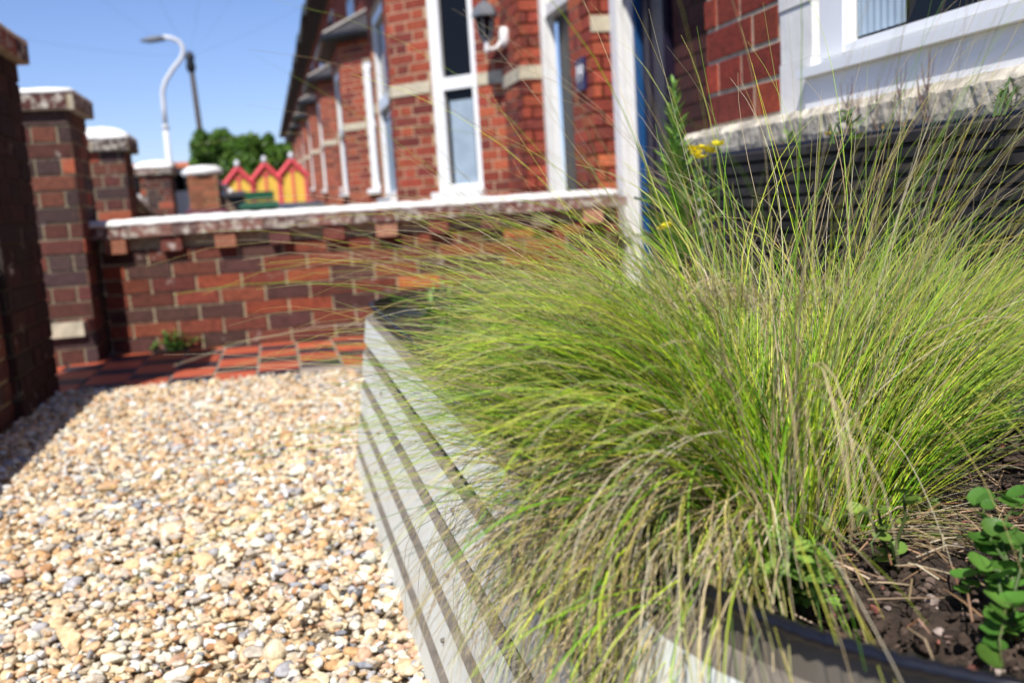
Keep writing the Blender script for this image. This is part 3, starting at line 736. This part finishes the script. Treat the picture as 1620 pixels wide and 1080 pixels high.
tree(420, 0, [(415,240,20),(440,248,16),(400,228,12),(425,268,24),(450,268,16),(395,262,20),(425,220,9),(452,236,9),(405,290,22)], 'rounder green tree touching the row of houses')

# bin store shaped like beach huts
Y = 18.0; BH = thing('beach_hut_bin_store', tuple(at(420, 345, Y).xy)+(0,), 'yellow bin store shaped as three beach huts with coral roofs', 'bin store')
hw = []
bases = [(357, 333, 399, 262), (399, 330, 442, 259), (442, 328, 484, 254)]
body = MB(); roof = MB(); trim = MB(); wd = at(442,300,Y).x-at(399,300,Y).x
x0 = at(357,300,Y).x
for k in range(3):
    xa, xb = x0+k*wd, x0+(k+1)*wd; xm = (xa+xb)/2; ze = at(420,287,Y).z+.05*k; zp = ze+.25
    body.add([(xa+.01,Y,0),(xb-.01,Y,0),(xb-.01,Y,ze),(xm,Y,zp-.06),(xa+.01,Y,ze),(xa+.01,Y+.8,0),(xb-.01,Y+.8,0),(xb-.01,Y+.8,ze),(xm,Y+.8,zp-.06),(xa+.01,Y+.8,ze)],
             [(0,1,2,3,4),(9,8,7,6,5),(0,4,9,5),(1,6,7,2),(0,5,6,1),(2,7,8,3),(3,8,9,4)])
    roof.tube([(xa-.03,Y-.03,ze-.05),(xm,Y-.03,zp)], .05, n=4); roof.tube([(xm,Y-.03,zp),(xb+.03,Y-.03,ze-.05)], .05, n=4)
    roof.add([(xa-.03,Y-.03,ze),(xm,Y-.03,zp+.05),(xm,Y+.83,zp+.05),(xa-.03,Y+.83,ze)], [(0,1,2,3)]); roof.add([(xm,Y-.03,zp+.05),(xb+.03,Y-.03,ze),(xb+.03,Y+.83,ze),(xm,Y+.83,zp+.05)], [(0,1,2,3)])
    for xx in (xa+.02, xm, xb-.02): trim.box(xx-.022, xx+.022, Y-.02, Y-.001, 0, ze+(.0 if xx != xm else .10))
    trim.box(xm-.07, xm+.07, Y-.022, Y-.001, ze+.06, ze+.10)
    fin = MB(); fin.lathe([(0,-.05),(.045,-.04),(.05,.02),(.03,.07),(0,.09)], c=(xm, Y-.02, zp+.07), n=8); fin.build('finial', 'galv', BH, smooth=True)
body.build('hut_front', 'yellow', BH); roof.build('roof_edge', 'coral', BH); trim.build('coral_batten', 'coral', BH)
# bins
def wheelie(x, y, Yd, wpx, col, label, matl, flat=False):
    p = at(x, y, Yd); w_ = wpx*Yd/1500; zt = p.z; t = thing('wheelie_bin', (p.x, Yd, 0), label, 'bin', 'bins beyond the garden wall')
    b = MB(); a = w_*.42; c = w_*.32
    b.add([(p.x-c,Yd-c,.05),(p.x+c,Yd-c,.05),(p.x+c,Yd+c*1.3,.05),(p.x-c,Yd+c*1.3,.05),(p.x-a,Yd-a,zt-.10),(p.x+a,Yd-a,zt-.10),(p.x+a,Yd+a*1.3,zt-.10),(p.x-a,Yd+a*1.3,zt-.10)],
          [(3,2,1,0),(4,5,6,7),(0,1,5,4),(1,2,6,5),(2,3,7,6),(3,0,4,7)]); b.build('body', matl, t)
    l = MB(); h_ = w_/2
    l.add([(p.x-h_,Yd-h_,zt-.099),(p.x+h_,Yd-h_,zt-.099),(p.x+h_,Yd+h_*1.3,zt-.099),(p.x-h_,Yd+h_*1.3,zt-.099),
           (p.x-h_*.96,Yd-h_*.96,zt-.05),(p.x+h_*.96,Yd-h_*.96,zt-.05),(p.x+h_*.8,Yd+h_*1.2,zt),(p.x-h_*.8,Yd+h_*1.2,zt)],
          [(3,2,1,0),(4,5,6,7),(0,1,5,4),(1,2,6,5),(2,3,7,6),(3,0,4,7)]); l.build('lid', matl, t)
    for sx in (-1,1):
        wv = MB(); wv.tube([(p.x+sx*c*.9,Yd+c*1.3,.1),(p.x+sx*(c*.9+.05),Yd+c*1.3,.1)], .1, n=12)
        wv.build('wheel', 'black', t)
    return t
wheelie(358, 302, 15.5, 62, None, 'black wheelie bin with grey-blue lid left of the green bin', 'black')
gb = wheelie(411, 318, 14.6, 60, None, 'green recycling bin in front of the yellow beach huts', 'green')
p = at(410, 303, 14.9); b = MB(); b.box(p.x-.21, p.x+.21, 14.9, 15.1, p.z-.13, p.z); b.build('rear_lid', 'green', gb)
wheelie(476, 319, 14.0, 72, None, 'blue-grey flat bin lid at the foot of the yellow huts, right', 'bluegrey')
wheelie(328, 326, 13.2, 60, None, 'maroon bin lid just above the garden wall coping', 'maroon')

# farther painted pot and wall beside the pier
p = at(322, 290, 13.0)
t = thing('brick_pier', (p.x, 13, 0), 'short brown end pier with rounded white cap above the black bin', 'pier')
b = MB(); b.box(p.x-.19, p.x+.17, 13, 13.4, -.05, at(322,277,13).z, col=(.25,.18,.10)); b.bricks((p.x-.19,13,0), (1,0,0), (0,-1,0), .36, at(322,277,13).z, [(.22,.075,.04,1),(.28,.10,.05,1)], MORT, d=.006, seed=3, bond=1); b.bricks((p.x+.17,13,0), (0,1,0), (1,0,0), .4, at(322,277,13).z, [(.22,.075,.04,1)], MORT, d=.006, seed=4, extend=False); b.build('shaft', 'masonry', t)
b = MB(); b.lathe([(.24,0),(.27,.03),(.26,.07),(.18,.12),(.0,.135)], c=(p.x-.01, 13.2, at(322,277,13).z+.001), n=14); b.build('cap', 'limewash', t, smooth=True)
t = thing('edging_stones', tuple(at(352, 300, 13.2).xy)+(0,), 'low wall topped by round white stones stepping down beside the brown pier', 'wall')
b = MB(); a_, c_ = at(340,296,13.2), at(372,330,13.2); b.add([(a_.x,13.15,0),(c_.x,13.15,0),(c_.x,13.15,c_.z),(a_.x,13.15,a_.z),(a_.x,13.35,0),(c_.x,13.35,0),(c_.x,13.35,c_.z),(a_.x,13.35,a_.z)],
      [(0,1,2,3),(7,6,5,4),(0,4,5,1),(1,5,6,2),(2,6,7,3),(3,7,4,0)], col=(.2,.14,.1)); b.build('wall_body', 'masonry', t)
for x, y, r in ((334,279,.055),(343,288,.062),(354,296,.055),(364,303,.05)):
    q_ = at(x,y,13.2); b = MB(); b.lathe([(0,-r*.9),(r*.8,-r*.5),(r,0),(r*.75,r*.6),(0,r*.85)], c=(q_.x,13.24,q_.z), n=10); b.build('white_stone', 'limewash', t, smooth=True)

# far houses
def far_house(x0, x1, ytop, yeave, Yd, label, w='render_'):
    a_, c_ = at(x0, yeave, Yd), at(x1, yeave, Yd); zt = at((x0+x1)/2, ytop, Yd).z
    t = thing('far_house', ((a_.x+c_.x)/2, Yd, 0), label, 'house', 'houses far down the street')
    b = MB(); b.box(a_.x, c_.x, Yd, Yd+6, -.05, a_.z); b.build('wall', w, t)
    b = MB(); b.add([(a_.x-.3,Yd-.3,a_.z),(c_.x+.3,Yd-.3,a_.z),(c_.x+.3,Yd+6.3,a_.z),(a_.x-.3,Yd+6.3,a_.z),(a_.x-.3,Yd+3,zt),(c_.x+.3,Yd+3,zt)],
        [(0,1,5,4),(2,3,4,5),(1,2,5),(3,0,4),(3,2,1,0)]); b.build('roof', 'terracotta', t)
    n_ = 3
    for k in range(n_):
        b = MB(); xx = a_.x+(c_.x-a_.x)*(k+.5)/n_; b.box(xx-.5, xx+.5, Yd-.03, Yd-.001, a_.z-1.5, a_.z-.4); b.build('window', 'glass', t)
far_house(196, 262, 254, 268, 62, 'far white house with orange roof left of the street lamp base')
far_house(268, 318, 252, 266, 66, 'far white house with orange roof between lamp post and green tree')
far_house(80, 190, 262, 276, 70, 'far white house hidden behind the left brick piers')

# ------------------------------------------------------------------ plants
GREEN = np.array([(.38,.64,.022),(.24,.52,.024),(.55,.74,.035),(.09,.25,.014),(.70,.78,.08)])
OLIVE = np.array([(.56,.50,.10),(.62,.50,.12),(.46,.46,.08)])
STRAW = np.array([(.66,.54,.32),(.55,.43,.24),(.74,.66,.46),(.46,.34,.18)])
DARKG = np.array([(.028,.095,.018),(.040,.12,.022)])
def blades(groups, base, rad, K=13, seed=0):
    """groups: (n, azimuth, az sd, th0, sd, th1, sd, Lmin, Lmax, width, (green, olive, straw))"""
    R = np.random.default_rng(seed); VV = []; CC = []; FF = []; o = 0
    for (n, az, azs, t0, t0s, t1, t1s, l0, l1, wd, mix) in groups:
        m = max(4, n//11) if n > 200 else n; lk = R.integers(0, m, n); tight = .30                       # blades lie together in locks
        def lock(sd): return sd*(math.sqrt(1-tight**2)*R.normal(0, 1, m)[lk]+tight*R.normal(0, 1, n))
        az_ = np.radians(az+lock(azs)) if azs < 900 else np.radians(R.uniform(0, 360, m)[lk]+R.normal(0, 10, n))
        a0 = np.radians(np.abs(t0+lock(t0s))); a1 = np.radians(np.maximum(t1+lock(t1s), 5))
        a1 = np.maximum(a1, a0*.7)
        L = l0+(l1-l0)*np.clip(.65*R.random(m)[lk]+.35*R.random(n)+R.normal(0,.08,n), 0, 1.1); w = wd*R.uniform(.6, 1.45, n)
        rr = rad*np.sqrt(R.random(m)[lk]); ph = R.uniform(0, 2*math.pi, m)[lk]
        P = np.stack([base[0]+rr*np.cos(ph)+.25*rad*np.cos(az_)+R.normal(0,.005,n), base[1]+rr*np.sin(ph)+.25*rad*np.sin(az_)+R.normal(0,.005,n), np.full(n, base[2])+R.uniform(-.01,.004,n)], 1)
        pw = R.uniform(1.1, 1.9, m)[lk]+R.normal(0,.1,n); dz = R.normal(0, .5, m)[lk]+R.normal(0,.2,n); wob = R.uniform(0, 6.3, m)[lk]+R.normal(0,.5,n); wa = R.uniform(.01, .09, m)[lk]*(2.2 if mix[2] > .5 else 1)
        pts = [P.copy()]; T = []
        for k in range(K):
            s = k/(K-1); th = a0+(a1-a0)*s**pw+wa*np.sin(wob+s*7); a = az_+dz*s*s+wa*np.cos(wob*2+s*6)
            T.append(np.stack([np.sin(th)*np.cos(a), np.sin(th)*np.sin(a), np.cos(th)], 1)); pts.append(pts[-1]+T[-1]*(L/K)[:,None])
        T.append(T[-1]); pts = np.stack(pts, 1); T = np.stack(T, 1)                      # n,K+1,3
        s1 = np.stack([-np.sin(az_), np.cos(az_), np.zeros(n)], 1)[:,None,:]; s2 = np.cross(T, np.broadcast_to(s1, T.shape))
        prof = np.linspace(1, .12, K+1)**.7; prof[0] = .8; ww = (w[:,None]*prof)[...,None]
        ring = [pts+s1*ww, pts-s1*ww*.5+s2*ww*.5, pts-s1*ww*.5-s2*ww*.5]
        V = np.stack(ring, 2).reshape(-1,3); kk = K+1
        i = (np.arange(n)[:,None,None]*kk+np.arange(K)[None,:,None])*3+np.arange(3)[None,None,:]
        j = (np.arange(n)[:,None,None]*kk+np.arange(K)[None,:,None])*3+((np.arange(3)+1)%3)[None,None,:]
        F = np.stack([i, j, j+3, i+3], -1).reshape(-1,4)+o; o += len(V)
        kind = R.choice(4, n, p=np.array(mix)/sum(mix)); cols = np.empty((n,3))
        for q, pal in enumerate((GREEN, OLIVE, STRAW, DARKG)):
            mk = kind == q; cols[mk] = pal[R.integers(0, len(pal), mk.sum())]
        cols *= R.uniform(.8, 1.2, (n,1))*R.uniform(.75, 1.25, m)[lk][:,None]
        # older blades turn straw-coloured towards their tips
        tip = STRAW[R.integers(0, len(STRAW), n)]; fade = (R.random(n)**2*.7)[:,None,None]*(np.linspace(0,1,kk)**2)[None,:,None]
        fade = fade*np.where(kind == 3, .1, 1)[:,None,None]
        C = cols[:,None,:]*(1-fade)+tip[:,None,:]*fade
        VV.append(V); FF.append(F); CC.append(np.repeat(C.reshape(-1,3), 3, 0))
    return np.concatenate(VV), np.concatenate(FF), np.concatenate(CC)
def tuft(groups, base, rad, label, seed, K=13):
    V, F, C = blades(groups, base, rad, K, seed)
    o = np_mesh('grass_tuft', V, F, C, 'blade', smooth=True)
    return tag(o, label, 'grass tuft', 'ornamental grass tufts in the raised bed')
G, O_, S_ = (.80,.11,.09,0), (.55,.22,.23,0), (.12,.20,.68,0)
A = tuft([(1500, 160, 24, 20, 12, 94, 14, .20, .37, .00095, G),
      (420, 190, 24, 34, 14, 122, 16, .14, .30, .0011, (.50,.2,.30,0)),
      (60, 205, 14, 36, 10, 96, 14, .22, .34, .0015, (.8,.15,.05,0)),
      (420, 120, 40, 20, 10, 78, 18, .20, .38, .0008, G),
      (90, 0, 999, 10, 7, 42, 20, .20, .36, .0007, G),
      (950, 196, 22, 36, 18, 164, 12, .13, .34, .00085, (.06,.14,.8,0)),
      (260, 196, 24, 34, 16, 155, 14, .14, .30, .0009, (.6,.2,.2,0)),
      (150, 174, 20, 24, 12, 95, 12, .32, .50, .0006, (.35,.25,.4,0)),
      (80, 60, 999, 12, 10, 60, 22, .36, .56, .00045, (.4,.25,.35,0)),
      (10, 172, 16, 42, 10, 105, 15, .30, .42, .0011, (0,0,0,1))],
     (.318, .600, .35), .036, 'large arching grass tuft spilling left over the pale metal rim', 1)
V_, F_, C_ = blades([(320, 185, 45, 55, 25, 120, 25, .02, .07, .00045, (0,.15,.85,0))], (.285, .62, .56), .075, 6, 77)
V_[:,2] += RNG.normal(0, .012, 1)
np_mesh('seed_heads', V_, F_, C_, 'blade', parent=A, smooth=True)
tuft([(1000, 8, 26, 26, 13, 60, 16, .15, .31, .0008, G),
      (240, 70, 45, 14, 9, 45, 18, .18, .30, .0006, G),
      (330, 350, 45, 58, 16, 102, 14, .07, .15, .0006, S_),
      (200, 30, 60, 25, 14, 75, 25, .12, .22, .0006, O_),
      (70, 0, 999, 15, 8, 112, 25, .30, .48, .0006, S_),
      (110, 20, 60, 12, 9, 50, 20, .34, .52, .00045, (.4,.2,.4,0))],
     (.435, .690, .35), .046, 'upright grass tuft fanning out to the right above bare soil', 2)
tuft([(420, 150, 60, 18, 10, 75, 22, .14, .26, .0008, G), (200, 20, 50, 15, 8, 65, 20, .14, .24, .0007, G), (60, 0, 999, 15, 8, 90, 22, .24, .38, .0006, S_)],
     (.46, .95, .35), .05, 'grass tuft growing behind the two front tufts, mid bed', 3, K=11)
tuft([(650, 6, 45, 28, 12, 62, 18, .16, .32, .0007, G), (160, 0, 999, 20, 10, 85, 20, .16, .30, .0007, O_)],
     (.62, .84, .35), .05, 'grass tuft in front of the black ribbed planter at the right edge', 4, K=11)
tuft([(560, 178, 32, 34, 13, 100, 18, .14, .26, .0010, G), (160, 200, 50, 50, 15, 120, 15, .10, .20, .0011, S_), (200, 60, 90, 20, 12, 80, 20, .16, .26, .001, G), (90, 176, 24, 28, 10, 96, 12, .30, .46, .0006, (.35,.25,.4,0))],
     (.50, 1.28, .35), .06, 'grass tuft leaning left halfway along the raised bed', 5, K=10)
tuft([(380, 175, 60, 30, 14, 100, 20, .12, .22, .0013, G), (120, 0, 999, 40, 15, 110, 20, .10, .20, .0012, O_), (34, 180, 60, 35, 12, 95, 20, .2, .35, .0024, (0,0,0,1))],
     (.50, 1.75, .35), .07, 'far grass tuft near the end of the raised bed', 6, K=9)

def leaf_shape(kind):
    if kind == 'round':
        n = 12; P = [(0,0,0)]+[(.5*math.sin(2*math.pi*k/n)*1.08, .5-.5*math.cos(2*math.pi*k/n), .06*math.cos(4*math.pi*k/n)) for k in range(n)]
        P = [(0,.5,-.06)]+P[1:]
        return P, [(0, k+1, (k+1) % n+1) for k in range(n)]
    if kind == 'lance':
        xs = [(0,.0),(.10,.2),(.15,.45),(.11,.75),(0,1)]
        P = [(0,0,0)]
        F = []
        L = [(-x, y, .03*y) for x, y in xs]; Rr = [(x, y, .03*y) for x, y in xs]; Cc = [(0, y, -.02) for x, y in xs]
        P = L+Cc+Rr; n = len(xs)
        for i in range(n-1): F += [(i, n+i, n+i+1, i+1), (n+i, 2*n+i, 2*n+i+1, n+i+1)]
        return P, F
    if kind == 'lobed':
        P = [(0,0,0)]; F = []
        for a in (-70,-38,0,38,70):
            r = math.radians(a); ln_ = 1-.3*abs(a)/70; d = (math.sin(r), math.cos(r)); s = (d[1], -d[0]); o = len(P)
            P += [(d[0]*ln_*.35-s[0]*.05, d[1]*ln_*.35-s[1]*.05, .02), (d[0]*ln_*.75-s[0]*.14, d[1]*ln_*.75-s[1]*.14, .03), (d[0]*ln_, d[1]*ln_, 0), (d[0]*ln_*.75+s[0]*.14, d[1]*ln_*.75+s[1]*.14, .03), (d[0]*ln_*.35+s[0]*.05, d[1]*ln_*.35+s[1]*.05, .02)]
            F += [(0, o, o+1, o+3, o+4), (o+1, o+2, o+3)]
        return P, F
LR = random.Random(99)
def put_leaf(mb, kind, p, yaw, pitch, size, col, roll=0):
    P, F = leaf_shape(kind)
    if kind == 'round':      # scalloped, slightly folded leaf
        ph, am = LR.uniform(0, 6.3), LR.uniform(.0, .10); sx = LR.uniform(.8, 1.1)
        P = [P[0]]+[(x*sx*(1+am*math.sin(3*k+ph)), y*(1+am*.6*math.cos(2*k+ph)), z+.22*abs(x)+LR.uniform(-.02,.02)) for k, (x, y, z) in enumerate(P[1:])]
    X = Matrix.Translation(p) @ Matrix.Rotation(yaw, 4, 'Z') @ Matrix.Rotation(pitch, 4, 'X') @ Matrix.Rotation(roll, 4, 'Y') @ Matrix.Scale(size, 4)
    mb.add([X @ Vector(v) for v in P], F, col)
def vary(c, R, a=.32): g_ = R.uniform(1-a, 1+a); y_ = R.uniform(0,.25)**2*3; return (c[0]*g_*(1+y_*2), c[1]*g_, c[2]*g_)

def creeping_weed(base, tips, kind, size, col, label, seed, nper=9, name='leafy_weed', cat='weed', grp=None):
    R = random.Random(seed); t = thing(name, base, label, cat, grp); st = MB(); lf = MB()
    for tip in tips:
        a, c = Vector(base), Vector(tip); pts = [a.lerp(c, k/6)+Vector((R.uniform(-.004,.004), R.uniform(-.004,.004), .03*math.sin(math.pi*k/6))) for k in range(7)]
        st.tube(pts, [.0016-.0002*k for k in range(7)], n=5, col=vary((.10,.16,.05), R))
        for k in range(nper):
            s = (k+.7)/nper; i = min(int(s*6), 5); q_ = pts[i].lerp(pts[i+1], s*6-i)
            put_leaf(lf, kind, q_, R.uniform(0,6.28), R.uniform(-.2,.7), size*R.uniform(.6,1.15), vary(col, R), R.uniform(-.4,.4))
    st.build('stem', 'leaf', t, smooth=True); lf.build('leaves', 'leaf', t, smooth=True)
    return t
def hz(x, y, z):
    d = at(x, y, 1)-Vector((0,0,CAM_H)); s = (z-CAM_H)/d.z; return d*s+Vector((0,0,CAM_H))
LG = (.085,.20,.035)
b0 = hz(1600, 1010, .352)
creeping_weed(tuple(b0), [hz(1560,850,.39), hz(1600,790,.41), hz(1540,940,.37), hz(1620,880,.39), hz(1585,1060,.36), hz(1530,800,.40)], 'round', .0150, (.085,.23,.035), 'round-leaved green weed trailing over soil at the lower right corner', 3, nper=12)
b0 = hz(1262, 975, .352)
creeping_weed(tuple(b0), [hz(1215,905,.40), hz(1250,885,.405), hz(1290,915,.395), hz(1230,945,.385), hz(1300,960,.375), hz(1270,930,.40)], 'lobed', .026, (.24,.46,.09), 'pale green buttercup-like seedling at the foot of the arching tuft', 4, nper=5)
b0 = hz(1285, 965, .352)
creeping_weed(tuple(b0), [hz(1300,940,.365), hz(1275,975,.358), hz(1310,965,.358)], 'round', .012, (.17,.32,.06), 'tiny round-leaved seedling on bare soil beside the black edging', 5, nper=3)
for i, (x, y, lab) in enumerate(((1470,830,'yellow-green groundcover under the right grass tuft'), (1420,905,'low fresh green sprout among dead stems on the soil'), (1570,640,'broad-leaved weed behind the right tuft by the red leaf'))):
    b0 = hz(x, y, .352); creeping_weed(tuple(b0), [b0+Vector((RNG.uniform(-.05,.05), RNG.uniform(-.05,.05), .02+.012*k)) for k in range(4)], 'round', .012, (.15,.28,.05), lab, 20+i, nper=6)
# low leafy growth carpeting the middle of the bed
gc = MB(); R = random.Random(9)
for k in range(1500):
    x, y = R.uniform(.30,.80), R.uniform(.85, 2.5); put_leaf(gc, R.choice(['lance','round','lance']), Vector((x, y, .345+R.random()**2*.07)), R.uniform(0,6.28), R.uniform(-.1,1.2), R.uniform(.014,.042), vary(R.choice([(.09,.20,.03),(.13,.25,.04),(.06,.14,.025)]), R))
tag(gc.build('ground_cover', 'leaf', smooth=True), 'low leafy green growth carpeting the middle of the raised bed', 'ground cover', kind='stuff')

# dead stems on the soil
tw = MB(); R = random.Random(12)
for k in range(420):
    x, y = R.uniform(.28,.62), R.uniform(.46, 1.1); a = R.uniform(0,6.28); l = R.uniform(.01,.07)
    d = Vector((math.cos(a), math.sin(a), R.uniform(-.05,.15))); p0 = Vector((x,y,.356+R.uniform(0,.012)))
    tw.tube([p0, p0+d*l*.5+Vector((0,0,R.uniform(0,.01))), p0+d*l], [.0007,.0007,.0003], n=4, col=vary(R.choice([(.40,.30,.17),(.30,.2,.11),(.5,.42,.28)]), R))
tag(tw.build('dead_stems', 'leaf'), 'dry straw-coloured stems littering the soil of the raised bed', 'plant litter', kind='stuff')
for i, (x, y, c, lab) in enumerate(((1545,655,(.28,.02,.02),'curled red fallen leaf behind the right grass tuft'), (1450,1052,(.30,.07,.03),'small reddish fallen leaf near the black rubber edging'))):
    lf = MB(); put_leaf(lf, 'lance', hz(x,y,.365), 1.0+i, .15, .03, c, .5); put_leaf(lf, 'lance', hz(x+6,y+4,.367), 1.9+i, .3, .026, c, -.3)
    tag(lf.build('fallen_leaf', 'leaf', smooth=True), lab, 'leaf', 'fallen leaves in the raised bed')

# tall leafy spike plant behind the grass
def spike_plant(base, h, label, seed):
    R = random.Random(seed); t = thing('spike_plant', base, label, 'plant'); st = MB(); lf = MB(); B = Vector(base)
    st.tube([B, B+Vector((.01,0,h*.5)), B+Vector((.0,0,h))], [.006,.005,.003], n=6, col=(.10,.2,.05)); st.build('stem', 'leaf', t, smooth=True)
    for k in range(90):
        s = .30+.70*(k/90); L = .055*(1-s)+.013; a = k*2.4
        put_leaf(lf, 'lance', B+Vector((0,0,h*s)), a, .9-.5*(1-s)+R.uniform(-.2,.2), L*2.0*(1.0 if s < .72 else .8), vary((.20,.38,.07), R), 0)
    for k in range(8): put_leaf(lf, 'lance', B+Vector((0,0,h*.5+.03*k/10)), k*2.4, .35, .09, vary((.20,.38,.07), R))
    lf.build('leaves', 'leaf', t, smooth=True); return t
p = at(1072, 300, 1.65); spike_plant((p.x, p.y, .345), at(1060,130,1.65).z-.345, 'tall leafy green spike growing by the blue door frame', 2)
# yellow flowers
def flower_clump(pts, label, col, size, base, seed):
    R = random.Random(seed); t = thing('yellow_flowers', base, label, 'flowers', 'yellow flowers'); st = MB(); pe = MB(); lf = MB()
    for p in pts:
        p = Vector(p); b_ = Vector(base)+Vector((R.uniform(-.02,.02), R.uniform(-.02,.02), 0)); st.tube([b_, b_.lerp(p,.6)+Vector((0,0,.02)), p], .0012, n=4, col=(.10,.2,.04))
        for k in range(5): put_leaf(pe, 'round', p, k*1.257+R.random()*.3, R.uniform(.2,.9), size*R.uniform(.8,1.1), col)
        for k in range(4): put_leaf(lf, 'lance', b_.lerp(p, R.uniform(.2,.8)), R.uniform(0,6.28), R.uniform(0,.8), size*R.uniform(1,1.7), vary((.12,.24,.04), R))
    st.build('stem', 'leaf', t); pe.build('petals', 'petal', t, smooth=True); lf.build('leaves', 'leaf', t, smooth=True)
YL = (.80,.68,.03)
flower_clump([at(1102,246,1.45), at(1115,238,1.46), at(1136,232,1.48), at(1108,252,1.44), at(1096,240,1.46), at(1124,243,1.45)], 'yellow flowers beside the tall green spike', YL, .015, (at(1115,300,1.45).x, 1.45, .345), 1)
flower_clump([at(1048,364,1.25), at(1056,360,1.26)], 'small yellow flowers half hidden in the arching grass', YL, .011, (at(1050,420,1.25).x, 1.25, .345), 2)
zt = .678
flower_clump([hz(1596,150,.74), hz(1612,158,.735), hz(1585,165,.73), hz(1605,138,.745)], 'yellow flowers in the black planter at the right edge', YL, .014, tuple(hz(1600,180,zt)), 3)
flower_clump([hz(1310,215,.705), hz(1330,212,.705)], 'low yellowing leaves at the left end of the black planter', (.6,.45,.08), .009, tuple(hz(1320,228,zt)), 4)
# little weeds in the dark planter / on the window ledge
for i, (x, y, z, s, lab) in enumerate(((1535,160,.76,.016,'green seedling standing in the black planter under the window'), (1340,185,.73,.014,'leafy green weed at the left end of the window ledge'), (1580,130,.77,.015,'green sprig against the pebbled ledge near the right edge'), (1250,225,.71,.012,'small green weeds where planter meets the painted quoin'))):
    tp = hz(x, y, z); bs = Vector((tp.x+.01, tp.y, zt)); creeping_weed(tuple(bs), [tp, tp+Vector((.02,.02,-.02)), tp+Vector((-.02,-.01,-.015))], 'round' if i % 2 == 0 else 'lance', s*(1 if i % 2 == 0 else 1.8), (.12,.25,.04), lab, 40+i, nper=5)
def dry_stalk(x, y0, y1, label, seed):
    R = random.Random(seed); top = at(x, y1, 1); X0 = .985; d = at(x, y0, 1)-Vector((0,0,CAM_H)); b_ = d*(X0/d.x)+Vector((0,0,CAM_H)); b_.z = zt
    dt = at(x, y1, 1)-Vector((0,0,CAM_H)); zt2 = CAM_H+dt.z*(X0/dt.x)
    st = MB(); h_ = zt2-zt
    for k in range(7):
        a = R.uniform(0,6.28); q0 = b_+Vector((0,0,h_*(.25+.08*k))); st.tube([q0, q0+Vector((math.cos(a)*.008, math.sin(a)*.008, .02)), q0+Vector((math.cos(a)*.010, math.sin(a)*.010, .045))], [.0009,.0008,.0004], n=4, col=(.20,.13,.11))
    st.tube([b_, b_+Vector((.002,0,h_))], [.0013,.0006], n=5, col=(.22,.15,.12))
    tag(st.build('dry_stalk', 'leaf'), label, 'dry weed', 'dry weeds along the window ledge')
for i, (x, y0, y1, lab) in enumerate(((1468,180,80,'tallest dry brown weed stalk against the white sill'), (1424,185,108,'thin dry weed stalk left of the tallest stalk'), (1340,190,132,'short dry weed left end of the window ledge'), (1385,195,145,'short dark dry weed in the middle of the ledge'), (1462,200,140,'dense dry weed in front of the tallest stalk'), (1355,200,150,'stubby blackish dry weed beside the leafy green one'))):
    dry_stalk(x, y0, y1, lab, 50+i)
ms = MB(); R = random.Random(77)
for k in range(900):
    y = R.uniform(.6, 1.9); x = R.uniform(.955, 1.0); cl = math.sin(y*19)+math.sin(y*47+1)
    if cl < R.uniform(-.8, 1.0): continue
    c = R.choice([(.30,.22,.12),(.20,.13,.08),(.16,.26,.05),(.40,.34,.20),(.22,.32,.07),(.5,.38,.08)])
    put_leaf(ms, 'lance', Vector((x, y, .676+R.uniform(0,.030))), R.uniform(0,6.28), R.uniform(.1,1.5), R.uniform(.006,.020), vary(c, R))
tag(ms.build('moss_and_litter', 'leaf'), 'brown litter, moss and tiny seedlings along the top of the black planter', 'moss', kind='stuff')
# weed at the foot of the dwarf wall
wb = wallpt(.30, .03); creeping_weed((wb.x, wb.y, 0), [wb+UW*dx+Vector((0,-.02,z)) for dx, z in ((-.10,.04),(-.05,.09),(0,.10),(.05,.07),(.12,.04),(.16,.03),(-.13,.02))], 'lance', .05, (.10,.24,.04), 'green weed growing from the joint between garden wall and tiles', 60, nper=14)
# weeds along the far neighbours' front
